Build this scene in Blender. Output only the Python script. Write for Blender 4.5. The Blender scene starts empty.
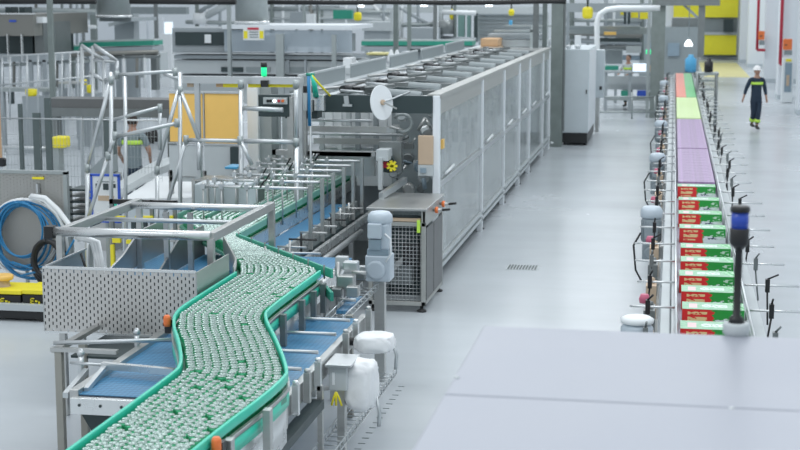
import bpy, bmesh, math, random
from mathutils import Vector, Matrix
random.seed(7)
SC = bpy.context.scene; COL = SC.collection; PI = math.pi
# ---------------------------------------------------------------- camera
F = 1500.; H = 3.8
TH = math.atan(230/F); PSI = math.atan(274*math.cos(TH)/F)
cam = bpy.data.cameras.new('camera'); co = bpy.data.objects.new('camera', cam); COL.objects.link(co)
co.location = (0, 0, H); co.rotation_euler = (PI/2-TH, 0, PSI)
cam.sensor_width = 36; cam.lens = F*36/800; cam.clip_end = 400
cam.dof.use_dof = True; cam.dof.focus_distance = 13.5; cam.dof.aperture_fstop = 3.2
SC.camera = co
# ---------------------------------------------------------------- world and lights
w = bpy.data.worlds.new('world'); SC.world = w; w.use_nodes = True
w.node_tree.nodes['Background'].inputs[0].default_value = (.86, .93, 1, 1)
w.node_tree.nodes['Background'].inputs[1].default_value = .72
def area(x, y, z, sx, sy, p, c=(.93, .97, 1)):
    l = bpy.data.lights.new('hall_light', 'AREA'); l.shape = 'RECTANGLE'; l.size = sx; l.size_y = sy; l.energy = p; l.color = c
    o = bpy.data.objects.new('hall_light', l); COL.objects.link(o); o.location = (x, y, z)
for y in (4, 16, 28, 42, 58, 76): area(-5 if y < 50 else -4, y, 10, 14, 2.2, 430 if y < 40 else 620)
area(3, 20, 10, 1.5, 30, 340)
SC.view_settings.view_transform = 'Standard'; SC.view_settings.look = 'None'
SC.view_settings.exposure = 0.1; SC.view_settings.gamma = 1
SC.cycles.max_bounces = 6; SC.cycles.diffuse_bounces = 3; SC.cycles.transparent_max_bounces = 12
SC.cycles.sample_clamp_indirect = 4
# ---------------------------------------------------------------- pixel <-> place
_cp, _sp, _ct, _st = math.cos(PSI), math.sin(PSI), math.cos(TH), math.sin(TH)
_f = (-_sp*_ct, _cp*_ct, -_st); _r = (_cp, _sp, 0); _u = (-_sp*_st, _cp*_st, _ct)
def _ray(px, py):
    a = (px-400)/F; b = (225-py)/F
    return [_f[i]+a*_r[i]+b*_u[i] for i in range(3)]
def PZ(px, py, z): d = _ray(px, py); t = (z-H)/d[2]; return (d[0]*t, d[1]*t, z)
def PY(px, py, y): d = _ray(px, py); t = y/d[1]; return (d[0]*t, y, H+d[2]*t)
def PX(px, py, x): d = _ray(px, py); t = x/d[0]; return (x, d[1]*t, H+d[2]*t)
# ---------------------------------------------------------------- materials
M = {}
def nodes(name):
    m = bpy.data.materials.new(name); m.use_nodes = True; M[name] = m
    nt = m.node_tree; return m, nt, nt.nodes['Principled BSDF']
def mat(name, col, rough=.5, metal=0., var=.12, scale=6., emis=0, alpha=1, bump=0, spec=.5, aniso=None):
    m, nt, b = nodes(name); L = nt.links; N = nt.nodes.new
    tc = N('ShaderNodeTexCoord'); mp = N('ShaderNodeMapping'); nz = N('ShaderNodeTexNoise')
    nz.inputs['Scale'].default_value = scale; nz.inputs['Detail'].default_value = 4
    if aniso: mp.inputs['Scale'].default_value = aniso
    L.new(tc.outputs['Object'], mp.inputs[0]); L.new(mp.outputs[0], nz.inputs['Vector'])
    mx = N('ShaderNodeMix'); mx.data_type = 'RGBA'; c = Vector(col)
    mx.inputs[6].default_value = (*(c*(1-var)), 1); mx.inputs[7].default_value = (*[min(1, v) for v in c*(1+var)], 1)
    L.new(nz.outputs[0], mx.inputs[0]); L.new(mx.outputs[2], b.inputs['Base Color'])
    rr = N('ShaderNodeMapRange'); rr.inputs[3].default_value = max(0, rough-.07); rr.inputs[4].default_value = rough+.07
    L.new(nz.outputs[0], rr.inputs[0]); L.new(rr.outputs[0], b.inputs['Roughness'])
    b.inputs['Metallic'].default_value = metal; b.inputs['Specular IOR Level'].default_value = spec
    if emis: b.inputs['Emission Color'].default_value = (*col, 1); b.inputs['Emission Strength'].default_value = emis
    if alpha < 1: b.inputs['Alpha'].default_value = alpha
    if bump:
        bp = N('ShaderNodeBump'); bp.inputs['Strength'].default_value = bump; L.new(nz.outputs[0], bp.inputs['Height']); L.new(bp.outputs[0], b.inputs['Normal'])
    return m
def math_(nt, op, a, b=None):
    n = nt.nodes.new('ShaderNodeMath'); n.operation = op
    for i, v in enumerate((a, b)):
        if v is None: continue
        if isinstance(v, (int, float)): n.inputs[i].default_value = v
        else: nt.links.new(v, n.inputs[i])
    return n.outputs[0]
def xyz(nt):
    tc = nt.nodes.new('ShaderNodeTexCoord'); s = nt.nodes.new('ShaderNodeSeparateXYZ'); nt.links.new(tc.outputs['Object'], s.inputs[0]); return s.outputs
def holes(name, pu, pv, wu, wv, ax=(0, 2)):
    """cut a staggered grid of real openings into a sheet"""
    m = M[name]; nt = m.node_tree; s = xyz(nt); u = math_(nt, 'DIVIDE', s[ax[0]], pu); v = math_(nt, 'DIVIDE', s[ax[1]], pv)
    col = math_(nt, 'FLOOR', u); odd = math_(nt, 'MULTIPLY', math_(nt, 'FLOORED_MODULO', col, 2.) if False else math_(nt, 'ABSOLUTE', math_(nt, 'MODULO', col, 2)), .5)
    fu = math_(nt, 'ABSOLUTE', math_(nt, 'SUBTRACT', math_(nt, 'FRACT', u), .5)); fv = math_(nt, 'ABSOLUTE', math_(nt, 'SUBTRACT', math_(nt, 'FRACT', math_(nt, 'ADD', v, odd)), .5))
    hole = math_(nt, 'MULTIPLY', math_(nt, 'LESS_THAN', fu, wu/pu/2), math_(nt, 'LESS_THAN', fv, wv/pv/2))
    nt.links.new(math_(nt, 'SUBTRACT', 1, hole), nt.nodes['Principled BSDF'].inputs['Alpha'])
mat('steel', (.50, .51, .50), .34, .85, .12, 5, aniso=(1, 1, 6))
mat('steel_dark', (.22, .24, .24), .4, .7, .15)
mat('steel_light', (.72, .74, .74), .28, .8, .08)
mat('steel_perf', (.60, .59, .57), .38, .75, .06, 3); holes('steel_perf', .0345, .058, .011, .029)
mat('peg', (.42, .42, .40), .5, .5, .06, 3); holes('peg', .045, .045, .014, .014)
mat('tube', (.57, .60, .61), .32, .75, .06)
mat('galv', (.38, .42, .42), .45, .55, .12)
mat('fence_paint', (.10, .13, .13), .5, .1)
mat('slate', (.035, .055, .058), .45, .1, .1)
mat('black', (.012, .013, .014), .4, 0, .2)
mat('rubber', (.03, .03, .03), .7)
mat('white', (.80, .83, .84), .4, 0, .03)
mat('wallwhite', (.80, .84, .87), .5, 0, .03, 1)
mat('grey', (.27, .31, .32), .5, 0, .08)
mat('greylight', (.50, .54, .55), .45, 0, .06)
mat('greybox', (.55, .61, .64), .45, 0, .05)
mat('hazegrey', (.36, .40, .42), .55, .2, .12, 2)
mat('motor', (.50, .57, .63), .38, .15, .06)
mat('motor_dark', (.26, .34, .40), .4, .15, .06)
mat('teal', (.035, .60, .42), .32, 0, .06)
mat('teal_dark', (.03, .30, .21), .4, 0, .1)
mat('can_green', (.05, .40, .19), .25, .3, .3, 60)
mat('lid', (.46, .57, .53), .27, .8, .12, 30)
mat('deck', (.10, .30, .22), .5, 0, .2, 30)
mat('orange', (.90, .56, .15), .45, 0, .05)
mat('orange_bright', (.85, .20, .05), .4, 0, .05)
mat('yellow', (.88, .76, .03), .45, 0, .05)
mat('yellow_wall', (.95, .86, .04), .5, 0, .05)
mat('yellow_floor', (.72, .66, .30), .5, 0, .08)
mat('red', (.55, .03, .06), .4)
mat('pinkred', (.55, .12, .20), .45)
mat('blue', (.03, .10, .55), .4)
mat('blue_hose', (.02, .20, .42), .35, 0, .2, 10)
mat('blue_light', (.10, .42, .70), .4)
mat('card', (.58, .38, .22), .8, 0, .1)
mat('tan', (.55, .42, .30), .6, 0, .08)
mat('skin', (.42, .24, .17), .55)
mat('hair', (.03, .02, .015), .7)
mat('navy', (.018, .035, .06), .8, 0, .2)
mat('shirt_grey', (.20, .25, .27), .85, 0, .12)
mat('hivis', (.55, .85, .10), .5)
mat('helmet', (.85, .84, .84), .3)
mat('plastic_bag', (.86, .87, .88), .35, 0, .05, 25, bump=.8)
mat('lamp_blue', (.02, .06, .36), .2, 0, .05, emis=.15)
mat('lamp_green', (.02, .75, .28), .3, 0, .02, emis=.9)
mat('led', (.9, .97, 1), .3, 0, 0, emis=3)
mat('screen', (.75, .85, .95), .3, 0, 0, emis=.8)
mat('roofmetal', (.36, .38, .43), .38, .25, .05, 2)
mat('lamp_sign', (.45, .95, .80), .3, 0, 0, emis=1.1)
mat('teal_grey', (.16, .28, .26), .5)
mat('curtain', (.56, .62, .65), .12, 0, .62, 2.6, alpha=.55, aniso=(1, 1.6, .8))  # clear door sheet, streaky reflections painted in as light and dark tone
mat('teal_pale', (.16, .40, .32), .4)
mat('column_paint', (.20, .235, .225), .5, .1, .25, 4)
mat('dull_steel', (.25, .25, .23), .4, .5, .1, 1)
mat('leg_steel', (.34, .335, .30), .4, .35, .08)
mat('dull_light', (.40, .41, .39), .4, .3, .08)
mat('motor_mid', (.30, .35, .38), .4, .15, .1)
mat('teal_mid', (.05, .38, .27), .4, 0, .1)
mat('duct_grey', (.15, .155, .155), .45, .2, .1)
mat('guard', (.52, .60, .66), .12, 0, .1, 2, alpha=.55)
mat('carton_purple', (.36, .24, .42), .35, 0, .5, 9, aniso=(3, .02, 1))
mat('carton_lime', (.68, .86, .40), .35, 0, .1, 9, aniso=(3, .02, 1))
def mk_floor():
    m, nt, b = nodes('floor'); L = nt.links; N = nt.nodes.new
    tc = N('ShaderNodeTexCoord')
    n1 = N('ShaderNodeTexNoise'); n1.inputs['Scale'].default_value = .35; n1.inputs['Detail'].default_value = 5
    L.new(tc.outputs['Object'], n1.inputs[0])
    mp = N('ShaderNodeMapping'); mp.inputs['Scale'].default_value = (.15, 2.2, 1); L.new(tc.outputs['Object'], mp.inputs[0])
    n2 = N('ShaderNodeTexNoise'); n2.inputs['Scale'].default_value = 1; n2.inputs['Detail'].default_value = 3; L.new(mp.outputs[0], n2.inputs[0])
    ad = math_(nt, 'ADD', math_(nt, 'MULTIPLY', n1.outputs[0], .7), math_(nt, 'MULTIPLY', n2.outputs[0], .3))
    r = N('ShaderNodeValToRGB'); r.color_ramp.elements[0].position = .35; r.color_ramp.elements[1].position = .65
    r.color_ramp.elements[0].color = (.50, .54, .565, 1); r.color_ramp.elements[1].color = (.58, .62, .65, 1)
    L.new(ad, r.inputs[0]); L.new(r.outputs[0], b.inputs['Base Color'])
    rr = N('ShaderNodeMapRange'); rr.inputs[3].default_value = .16; rr.inputs[4].default_value = .34; L.new(n1.outputs[0], rr.inputs[0]); L.new(rr.outputs[0], b.inputs['Roughness'])
mk_floor()
def mk_belt(name, c0, c1, pitch, ax=1):
    m, nt, b = nodes(name); s = xyz(nt)
    fy = math_(nt, 'FRACT', math_(nt, 'DIVIDE', s[1], pitch)); fx = math_(nt, 'FRACT', math_(nt, 'DIVIDE', s[0], pitch*.8))
    k = math_(nt, 'MAXIMUM', math_(nt, 'LESS_THAN', fy, .28), math_(nt, 'MULTIPLY', math_(nt, 'LESS_THAN', fx, .25), .6))
    mx = nt.nodes.new('ShaderNodeMix'); mx.data_type = 'RGBA'; mx.inputs[6].default_value = (*c0, 1); mx.inputs[7].default_value = (*c1, 1)
    nt.links.new(k, mx.inputs[0]); nt.links.new(mx.outputs[2], b.inputs['Base Color']); b.inputs['Roughness'].default_value = .38
mk_belt('belt_blue', (.07, .26, .45), (.03, .13, .27), .05)
mk_belt('belt_grey', (.42, .42, .50), (.26, .26, .33), .05)
def mk_carton(front):
    m, nt, b = nodes('carton_front' if front else 'carton_top'); s = xyz(nt); L = nt.links
    def mix(f, a, c):
        x = nt.nodes.new('ShaderNodeMix'); x.data_type = 'RGBA'
        if isinstance(f, float): x.inputs[0].default_value = f
        else: L.new(f, x.inputs[0])
        for i, v in ((6, a), (7, c)):
            if isinstance(v, tuple): x.inputs[i].default_value = (*v, 1)
            else: L.new(v, x.inputs[i])
        return x.outputs[2]
    tc = nt.nodes.new('ShaderNodeTexCoord'); nz = nt.nodes.new('ShaderNodeTexNoise'); nz.inputs['Scale'].default_value = 38; nz.inputs['Detail'].default_value = 2
    mp = nt.nodes.new('ShaderNodeMapping'); mp.inputs['Scale'].default_value = (.7, 1, 1.6); L.new(tc.outputs['Object'], mp.inputs[0]); L.new(mp.outputs[0], nz.inputs[0])
    hi = math_(nt, 'GREATER_THAN', nz.outputs[0], .52)
    wob = math_(nt, 'MULTIPLY', math_(nt, 'SUBTRACT', nz.outputs[0], .5), .08)
    xs = math_(nt, 'ADD', s[0], wob)
    isred = math_(nt, 'LESS_THAN', xs, 0.0)
    def box_(x0, x1, v, v0, v1):
        a = math_(nt, 'MULTIPLY', math_(nt, 'GREATER_THAN', s[0], x0), math_(nt, 'LESS_THAN', s[0], x1))
        c = math_(nt, 'MULTIPLY', math_(nt, 'GREATER_THAN', s[v], v0), math_(nt, 'LESS_THAN', s[v], v1)); return math_(nt, 'MULTIPLY', a, c)
    if front:
        base = mix(isred, (.02, .33, .05), (.72, .03, .03))
        zz = math_(nt, 'ADD', s[2], wob)
        # two short rows of yellow-cream marks on the red half
        rows = math_(nt, 'ABSOLUTE', math_(nt, 'SUBTRACT', math_(nt, 'FRACT', math_(nt, 'DIVIDE', s[2], .055)), .5))
        marks = math_(nt, 'MULTIPLY', math_(nt, 'MULTIPLY', box_(-.21, -.05, 2, .03, .145), math_(nt, 'LESS_THAN', rows, .33)), math_(nt, 'GREATER_THAN', nz.outputs[0], .42))
        base = mix(marks, base, (.80, .62, .30))
        wl = math_(nt, 'MULTIPLY', math_(nt, 'LESS_THAN', zz, .075), math_(nt, 'GREATER_THAN', xs, .01))
        base = mix(wl, base, (.70, .78, .76))
        script = math_(nt, 'MULTIPLY', box_(.05, .17, 2, .045, .072), math_(nt, 'GREATER_THAN', nz.outputs[0], .5))
        base = mix(script, base, (.05, .08, .12))
        orn = math_(nt, 'MULTIPLY', box_(.15, .235, 2, .03, .14), hi)
        base = mix(orn, base, (.52, .72, .55))
    else:
        base = mix(math_(nt, 'MULTIPLY', hi, .5), (.22, .50, .29), (.40, .64, .45))
        gr = math_(nt, 'GREATER_THAN', math_(nt, 'ADD', xs, math_(nt, 'MULTIPLY', s[1], .5)), .17)
        base = mix(gr, base, mix(hi, (.04, .42, .10), (.45, .75, .50)))
        tx = math_(nt, 'MULTIPLY', box_(-.09, .12, 1, -.06, .06), math_(nt, 'GREATER_THAN', nz.outputs[0], .44)); base = mix(tx, base, (.74, .84, .78))
        pk = box_(-.20, -.13, 1, -.10, .08); base = mix(pk, base, (.78, .55, .55))
    L.new(base, b.inputs['Base Color']); b.inputs['Roughness'].default_value = .35
mk_carton(True); mk_carton(False)
# ---------------------------------------------------------------- mesh builder
class MB:
    def __init__(s): s.v = []; s.f = []; s.m = []; s.mi = 0; s.sm = []
    def add(s, vs, fs, smooth=False):
        n = len(s.v); s.v += [tuple(v) for v in vs]
        for f in fs: s.f.append([i+n for i in f]); s.m.append(s.mi); s.sm.append(smooth)
        return s
    def box(s, x0, x1, y0, y1, z0, z1):
        x0, x1 = sorted((x0, x1)); y0, y1 = sorted((y0, y1)); z0, z1 = sorted((z0, z1))
        return s.add([(x, y, z) for z in (z0, z1) for y in (y0, y1) for x in (x0, x1)], [(0, 2, 3, 1), (4, 5, 7, 6), (0, 1, 5, 4), (2, 6, 7, 3), (0, 4, 6, 2), (1, 3, 7, 5)])
    def tube(s, p, q, r, n=10, r2=None):
        p = Vector(p); q = Vector(q); d = q-p
        if d.length < 1e-6: return s
        a = d.orthogonal().normalized(); b = d.normalized().cross(a); r2 = r if r2 is None else r2
        vs = []
        for c, rr in ((p, r), (q, r2)):
            for k in range(n):
                t = 2*PI*k/n; vs.append(c+a*math.cos(t)*rr+b*math.sin(t)*rr)
        k0 = len(s.v); s.v += [tuple(v) for v in vs]
        for k in range(n):
            s.f.append([k0+k, k0+(k+1) % n, k0+n+(k+1) % n, k0+n+k]); s.m.append(s.mi); s.sm.append(True)
        for cap in (list(range(k0, k0+n))[::-1], list(range(k0+n, k0+2*n))): s.f.append(cap); s.m.append(s.mi); s.sm.append(False)
        return s
    def bar(s, p, q, w, h):
        p = Vector(p); q = Vector(q); d = (q-p).normalized(); up = Vector((0, 0, 1)) if abs(d.z) < .9 else Vector((0, 1, 0))
        a = d.cross(up).normalized()*w/2; b = a.cross(d).normalized()*h/2
        vs = [c+i*a+j*b for c in (p, q) for j in (-1, 1) for i in (-1, 1)]
        return s.add(vs, [(0, 1, 3, 2), (4, 6, 7, 5), (0, 4, 5, 1), (2, 3, 7, 6), (0, 2, 6, 4), (1, 5, 7, 3)])
    def path(s, pts, r, n=8):
        pts = [Vector(p) for p in pts]; k0 = len(s.v); a = None
        for i, p in enumerate(pts):
            d = (pts[min(i+1, len(pts)-1)]-pts[max(i-1, 0)]).normalized()
            a = d.orthogonal().normalized() if a is None else (a-d*a.dot(d)).normalized()
            b = d.cross(a)
            for k in range(n): t = 2*PI*k/n; s.v.append(tuple(p+a*math.cos(t)*r+b*math.sin(t)*r))
        for i in range(len(pts)-1):
            for k in range(n):
                s.f.append([k0+i*n+k, k0+i*n+(k+1) % n, k0+(i+1)*n+(k+1) % n, k0+(i+1)*n+k]); s.m.append(s.mi); s.sm.append(True)
        s.f.append(list(range(k0, k0+n))[::-1]); s.f.append([k0+(len(pts)-1)*n+k for k in range(n)]); s.m += [s.mi]*2; s.sm += [False]*2
        return s
    def lathe(s, c, prof, n=16, axis='z'):
        k0 = len(s.v)
        for r, z in prof:
            for k in range(n):
                t = 2*PI*k/n; u, v = r*math.cos(t), r*math.sin(t)
                o = {'z': (u, v, z), 'x': (z, u, v), 'y': (v, z, u)}[axis]
                s.v.append((c[0]+o[0], c[1]+o[1], c[2]+o[2]))
        for i in range(len(prof)-1):
            for k in range(n):
                s.f.append([k0+i*n+k, k0+i*n+(k+1) % n, k0+(i+1)*n+(k+1) % n, k0+(i+1)*n+k]); s.m.append(s.mi); s.sm.append(abs(prof[i][1]-prof[i+1][1]) > .3*abs(prof[i][0]-prof[i+1][0]))
        s.f.append(list(range(k0, k0+n))[::-1]); s.f.append([k0+(len(prof)-1)*n+k for k in range(n)]); s.m += [s.mi]*2; s.sm += [False]*2
        return s
    def ribbon(s, pts, z0, z1, th):
        """upright band of thickness th along a plan polyline"""
        pts = [Vector((p[0], p[1])) for p in pts]; L = []; R = []
        for i, p in enumerate(pts):
            d = (pts[min(i+1, len(pts)-1)]-pts[max(i-1, 0)]).normalized(); n = Vector((-d.y, d.x))*th/2
            L.append(p+n); R.append(p-n)
        k0 = len(s.v)
        for a, b in zip(L, R): s.v += [(a.x, a.y, z0), (a.x, a.y, z1), (b.x, b.y, z1), (b.x, b.y, z0)]
        for i in range(len(pts)-1):
            o = k0+4*i
            for j in range(4): s.f.append([o+j, o+(j+1) % 4, o+4+(j+1) % 4, o+4+j]); s.m.append(s.mi); s.sm.append(j in (0, 2))
        s.f.append([k0, k0+3, k0+2, k0+1]); e = k0+4*(len(pts)-1); s.f.append([e, e+1, e+2, e+3]); s.m += [s.mi]*2; s.sm += [False]*2
        return s
    def poly(s, pts, z0, z1):
        n = len(pts); k0 = len(s.v)
        for z in (z0, z1): s.v += [(p[0], p[1], z) for p in pts]
        s.f.append([k0+i for i in range(n)][::-1]); s.f.append([k0+n+i for i in range(n)])
        for i in range(n): s.f.append([k0+i, k0+(i+1) % n, k0+n+(i+1) % n, k0+n+i])
        s.m += [s.mi]*(n+2); s.sm += [False]*(n+2); return s
    def extr(s, pts, d):
        """any planar outline given in 3-D, pushed along the vector d"""
        n = len(pts); d = Vector(d); vs = [Vector(p) for p in pts]+[Vector(p)+d for p in pts]
        fs = [tuple(range(n))[::-1], tuple(range(n, 2*n))]+[(i, (i+1) % n, n+(i+1) % n, n+i) for i in range(n)]
        return s.add(vs, fs)
    def obj(s, name, m, parent=None, bev=0, **kw):
        me = bpy.data.meshes.new(name); o = bpy.data.objects.new(name, me)
        off = Vector((0, 0, 0))
        if parent is not None:
            q = parent
            while q is not None: off += q.location; q = q.parent
            o.parent = parent
        elif s.v:
            xs, ys, zs = zip(*s.v); off = Vector(((min(xs)+max(xs))/2, (min(ys)+max(ys))/2, min(zs))); o.location = off
        me.from_pydata([(v[0]-off.x, v[1]-off.y, v[2]-off.z) for v in s.v], [], s.f)
        for mm in (m if isinstance(m, (list, tuple)) else [m]): me.materials.append(M[mm])
        me.polygons.foreach_set('material_index', s.m); me.polygons.foreach_set('use_smooth', s.sm)
        bm = bmesh.new(); bm.from_mesh(me); bmesh.ops.recalc_face_normals(bm, faces=bm.faces); bm.to_mesh(me); bm.free()
        COL.objects.link(o)
        if bev:
            b = o.modifiers.new('bevel', 'BEVEL'); b.width = bev; b.segments = 2; b.limit_method = 'ANGLE'; b.angle_limit = .8
        for k, v in kw.items(): o[k] = v
        return o
def bx(x0, x1, y0, y1, z0, z1): return MB().box(x0, x1, y0, y1, z0, z1)
def fb(mb, x0, y0, x1, y1, Y, dep):
    """box whose front face at depth Y fills a photo rectangle"""
    a = PY(x0, y0, Y); b = PY(x1, y1, Y); return mb.box(a[0], b[0], Y, Y+dep, b[2], a[2])
def thing(name, label, cat, loc=(0, 0, 0), group=None):
    o = bpy.data.objects.new(name, None); COL.objects.link(o); o.location = loc; o.empty_display_size = .1
    o['label'] = label; o['category'] = cat; o['kind'] = 'thing'
    if group: o['group'] = group
    return o
def tag(o, label, cat, group=None, kind=None):
    o['label'] = label; o['category'] = cat; o['kind'] = kind or 'thing'
    if group: o['group'] = group
    return o
def struct(o): o['kind'] = 'structure'; return o
def ctree(o, parent=None):
    c = o.copy(); COL.objects.link(c)
    if parent: c.parent = parent
    for ch in o.children: ctree(ch, c)
    return c
def at(o, x, y, z): o.location = (x, y, z); return o
def smooth(pts, it=2):
    for _ in range(it):
        q = [pts[0]]
        for a, b in zip(pts, pts[1:]):
            q += [(a[0]*.75+b[0]*.25, a[1]*.75+b[1]*.25), (a[0]*.25+b[0]*.75, a[1]*.25+b[1]*.75)]
        q.append(pts[-1]); pts = q
    return pts
# ================================================================ the setting
struct(bx(-48, 6, -3, 93, -.1, 0).obj('floor', 'floor'))
struct(bx(-48, 6, 92, 92.3, 0, 8).obj('wall_back', 'wallwhite'))
struct(bx(5.6, 5.9, 1.5, 92, 0, 8).obj('wall_right', 'wallwhite'))
struct(bx(-47.9, -47.6, 20, 92, 0, 8).obj('wall_left', 'wallwhite'))
g = MB().box(5.55, 5.6, 1.5, 92, 0, .3); struct(g.obj('baseboard_right', 'greybox'))
o = bx(1.5, 3.6, 72, 87, 0, .006).obj('trim_1', 'yellow_floor'); struct(o)
# right hand pillars, all standing on the floor line X 3.9
for i, (y, x0, x1, dp) in enumerate([(49.6, 3.98, 5.6, .9), (57, 3.86, 4.22, 1.2), (68, 3.98, 5.6, 1.0), (82.6, 3.95, 5.6, 1.0), (88, 3.75, 5.6, 1.0)]):
    m = MB().box(x0, x1, y, y+dp, 0, 8); m.mi = 1; m.box(x0-.02, x1-.001, y-.02, y+dp+.02, 0.001, .16)
    o = m.obj('trim_%d' % (i+3), ['wallwhite', 'greybox']); struct(o)
# ---- far yellow roller doors
def wallthing(name, label, cat, rect, Y, m, dep=.12):
    return tag(fb(MB(), *rect, Y, dep).obj(name, m), label, cat)
d = thing('roller_shutter', 'bright yellow shutter low on the far wall right of the grey enclosure', 'shutter', PY(718, 57, 91.5))
fb(MB(), 701, 34.5, 736, 55.5, 91.6, .15).obj('curtain', 'yellow_wall', d); fb(MB(), 700, 54.8, 737, 57, 91.5, .2).obj('bottom_bar', 'slate', d); fb(MB(), 700, 32, 737, 35, 91.5, .3).obj('head_box', 'greylight', d)
wallthing('sign_board', 'wide yellow panel high on the far wall, cut by the top of the picture', 'panel', (674, -6, 738, 17.5), 91.6, 'yellow_wall')
fb(MB(), 700, 17.5, 737, 34, 91.8, .15); o = fb(MB(), 700, 18, 737, 33, 91.85, .1).obj('window_1', 'grey'); struct(o)
wallthing('storage_rack', 'dark block against the far wall between the yellow panels', 'rack', (724, 19, 733, 32), 91, 'slate', .5)
# ---- fire pipes and boxes on the pillars
def pipe(px, py, Y, lab):
    x, _, z = PY(px, py, Y); o = MB().tube((x, Y, z), (x, Y, 7.8), .062).tube((x, Y, z), (x+.35, Y, z), .062).obj('fire_pipe', 'red'); tag(o, lab, 'pipe')
pipe(757, 50, 67.7, 'red fire pipe running down the farther white pillar')
pipe(780, 64, 56.7, 'red fire pipe running down the nearer pillar behind the worker')
def firebox(r, Y, lab):
    t = thing('fire_alarm_box', lab, 'fire box', PY(r[0], r[3], Y)); fb(MB(), *r, Y, .25).obj('cabinet', 'orange_bright', t, bev=.02)
    fb(MB(), r[0]+1, r[3]+.5, r[2], r[3]+5, Y+.05, .2).obj('bracket', 'grey', t)
    fb(MB(), r[0]+1.5, (r[1]+r[3])/2, r[0]+3.5, (r[1]+r[3])/2+1, Y-.03, .03).obj('handle', 'slate', t)
firebox((758.5, 31, 764.5, 40), 67.5, 'small orange fire box on the farther white pillar')
firebox((783.5, 39, 792, 50), 55, 'larger orange fire box above the glazed cabinet on the right wall')
t = thing('hose_cabinet', 'white glazed cabinet standing below the orange fire box at the right', 'cabinet', PY(788, 98, 55))
fb(MB(), 783, 58, 792.4, 102.8, 55, .5).obj('body', 'white', t, bev=.02); fb(MB(), 785.2, 63, 791, 92, 54.96, .04).obj('glass_door', 'motor_dark', t)
fb(MB(), 786, 59, 791.5, 61.5, 54.95, .05).obj('name_strip', 'yellow', t); fb(MB(), 786.5, 75, 789, 86, 54.93, .03).obj('hose_reel', 'tan', t)
# ================================================================ grey enclosure behind the carton line
t = thing('machine_enclosure', 'tall grey enclosure with dark windows at the far end of the carton line', 'machine', PY(668, 80, 64))
a = PY(640, 27, 64); b = PY(700, 27, 64); MB().box(a[0], b[0], 64, 67, 0, a[2]).obj('body', 'grey', t)
for r in ((650, 43, 659, 56), (668, 43, 679, 56)): fb(MB(), *r, 63.9, .1).obj('window', 'motor_dark', t)
fb(MB(), 672, 18, 698, 27, 64.5, 2).obj('roof_unit', 'steel_dark', t)
t = thing('high_bay_lamp', 'white domed lamp glowing before the grey enclosure', 'lamp', PY(688, 47, 62))
x, y, z = PY(688.5, 46, 62); MB().lathe((x, y, z), [(.17, 0), (.15, .1), (.05, .25)]).obj('shade', 'led', t); MB().tube((x, y, z+.25), (x, y, 7.5), .02).obj('stem', 'grey', t)
p = PY(690.5, 72, 60); tag(MB().box(p[0]-.25, p[0]+.25, 59.8, 60.2, 0, p[2]).obj('drum_stand', 'steel_dark'), 'dark stand under the blue drum', 'stand')
tag(MB().lathe(p, [(.22, 0), (.22, .5), (.1, .6), (.1, .68)]).obj('water_drum', 'blue_light'), 'blue drum at the far end of the carton conveyor', 'drum')
# steel portal over the carton line (two columns and beams)
t = thing('steel_portal', 'grey steel portal straddling the far end of the carton conveyor', 'frame', PZ(656, 118, 0))
a = PZ(656, 118, 0); Yp = a[1]
for px, wd in ((656.5, .42),): x = PY(px, 100, Yp)[0]; MB().box(x-wd/2, x+wd/2, Yp, Yp+.4, 0, 7.5).obj('column', 'column_paint', t); MB().box(x-wd/2-.12, x-wd/2-.03, Yp+.1, Yp+.3, 0, 7.5).obj('cable_duct', 'galv', t)
x2 = PY(700.5, 60, Yp)[0]; MB().box(x2-.1, x2+.1, Yp, Yp+.25, 1.9, 7.5).obj('hanger', 'steel_dark', t)
MB().bar(PY(656, 2, Yp), PY(720, 2, Yp), .3, .22).obj('beam', 'steel_dark', t)
MB().bar(PY(684, 5, Yp), PY(698, 18, Yp), .08, .08).obj('brace', 'grey', t)
# ================================================================ carton conveyor
XL, XR, ZB = .11, .66, 1.03
t = thing('carton_conveyor', 'long straight conveyor carrying soft drink cartons down the right side', 'conveyor', (.4, 11, 0))
bx(XL, XR, 10.2, 52, ZB-.05, ZB).obj('belt', 'belt_grey', t)
m = MB(); m.box(XL-.15, XL-.07, 10.2, 52, ZB-.18, ZB+.03); m.box(XL-.06, XL-.005, 10.2, 52, ZB-.18, ZB+.10); m.obj('side_rail', 'greylight', t, bev=.006)
m = MB(); m.box(XR+.01, XR+.045, 10.2, 52, ZB-.18, ZB+.1); m.box(XR+.06, XR+.17, 10.2, 52, ZB-.18, ZB-.02); m.obj('side_rail', 'greylight', t, bev=.006)
m = MB().tube((XL-.02, 10.2, ZB+.14), (XL-.02, 52, ZB+.14), .012).tube((XR+.03, 10.2, ZB+.14), (XR+.03, 52, ZB+.14), .012); m.obj('guide_rail', 'tube', t)
for k in range(15):
    y = 11+k*2.9
    m = MB()
    for x in (XL-.12, XR+.12): m.box(x-.03, x+.03, y, y+.06, .03, ZB-.17); m.lathe((x, y+.03, 0), [(.06, 0), (.06, .02), (.015, .04)], 8)
    m.box(XL-.12, XR+.12, y+.01, y+.05, .35, .41); m.obj('leg_frame', 'steel', t)
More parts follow.
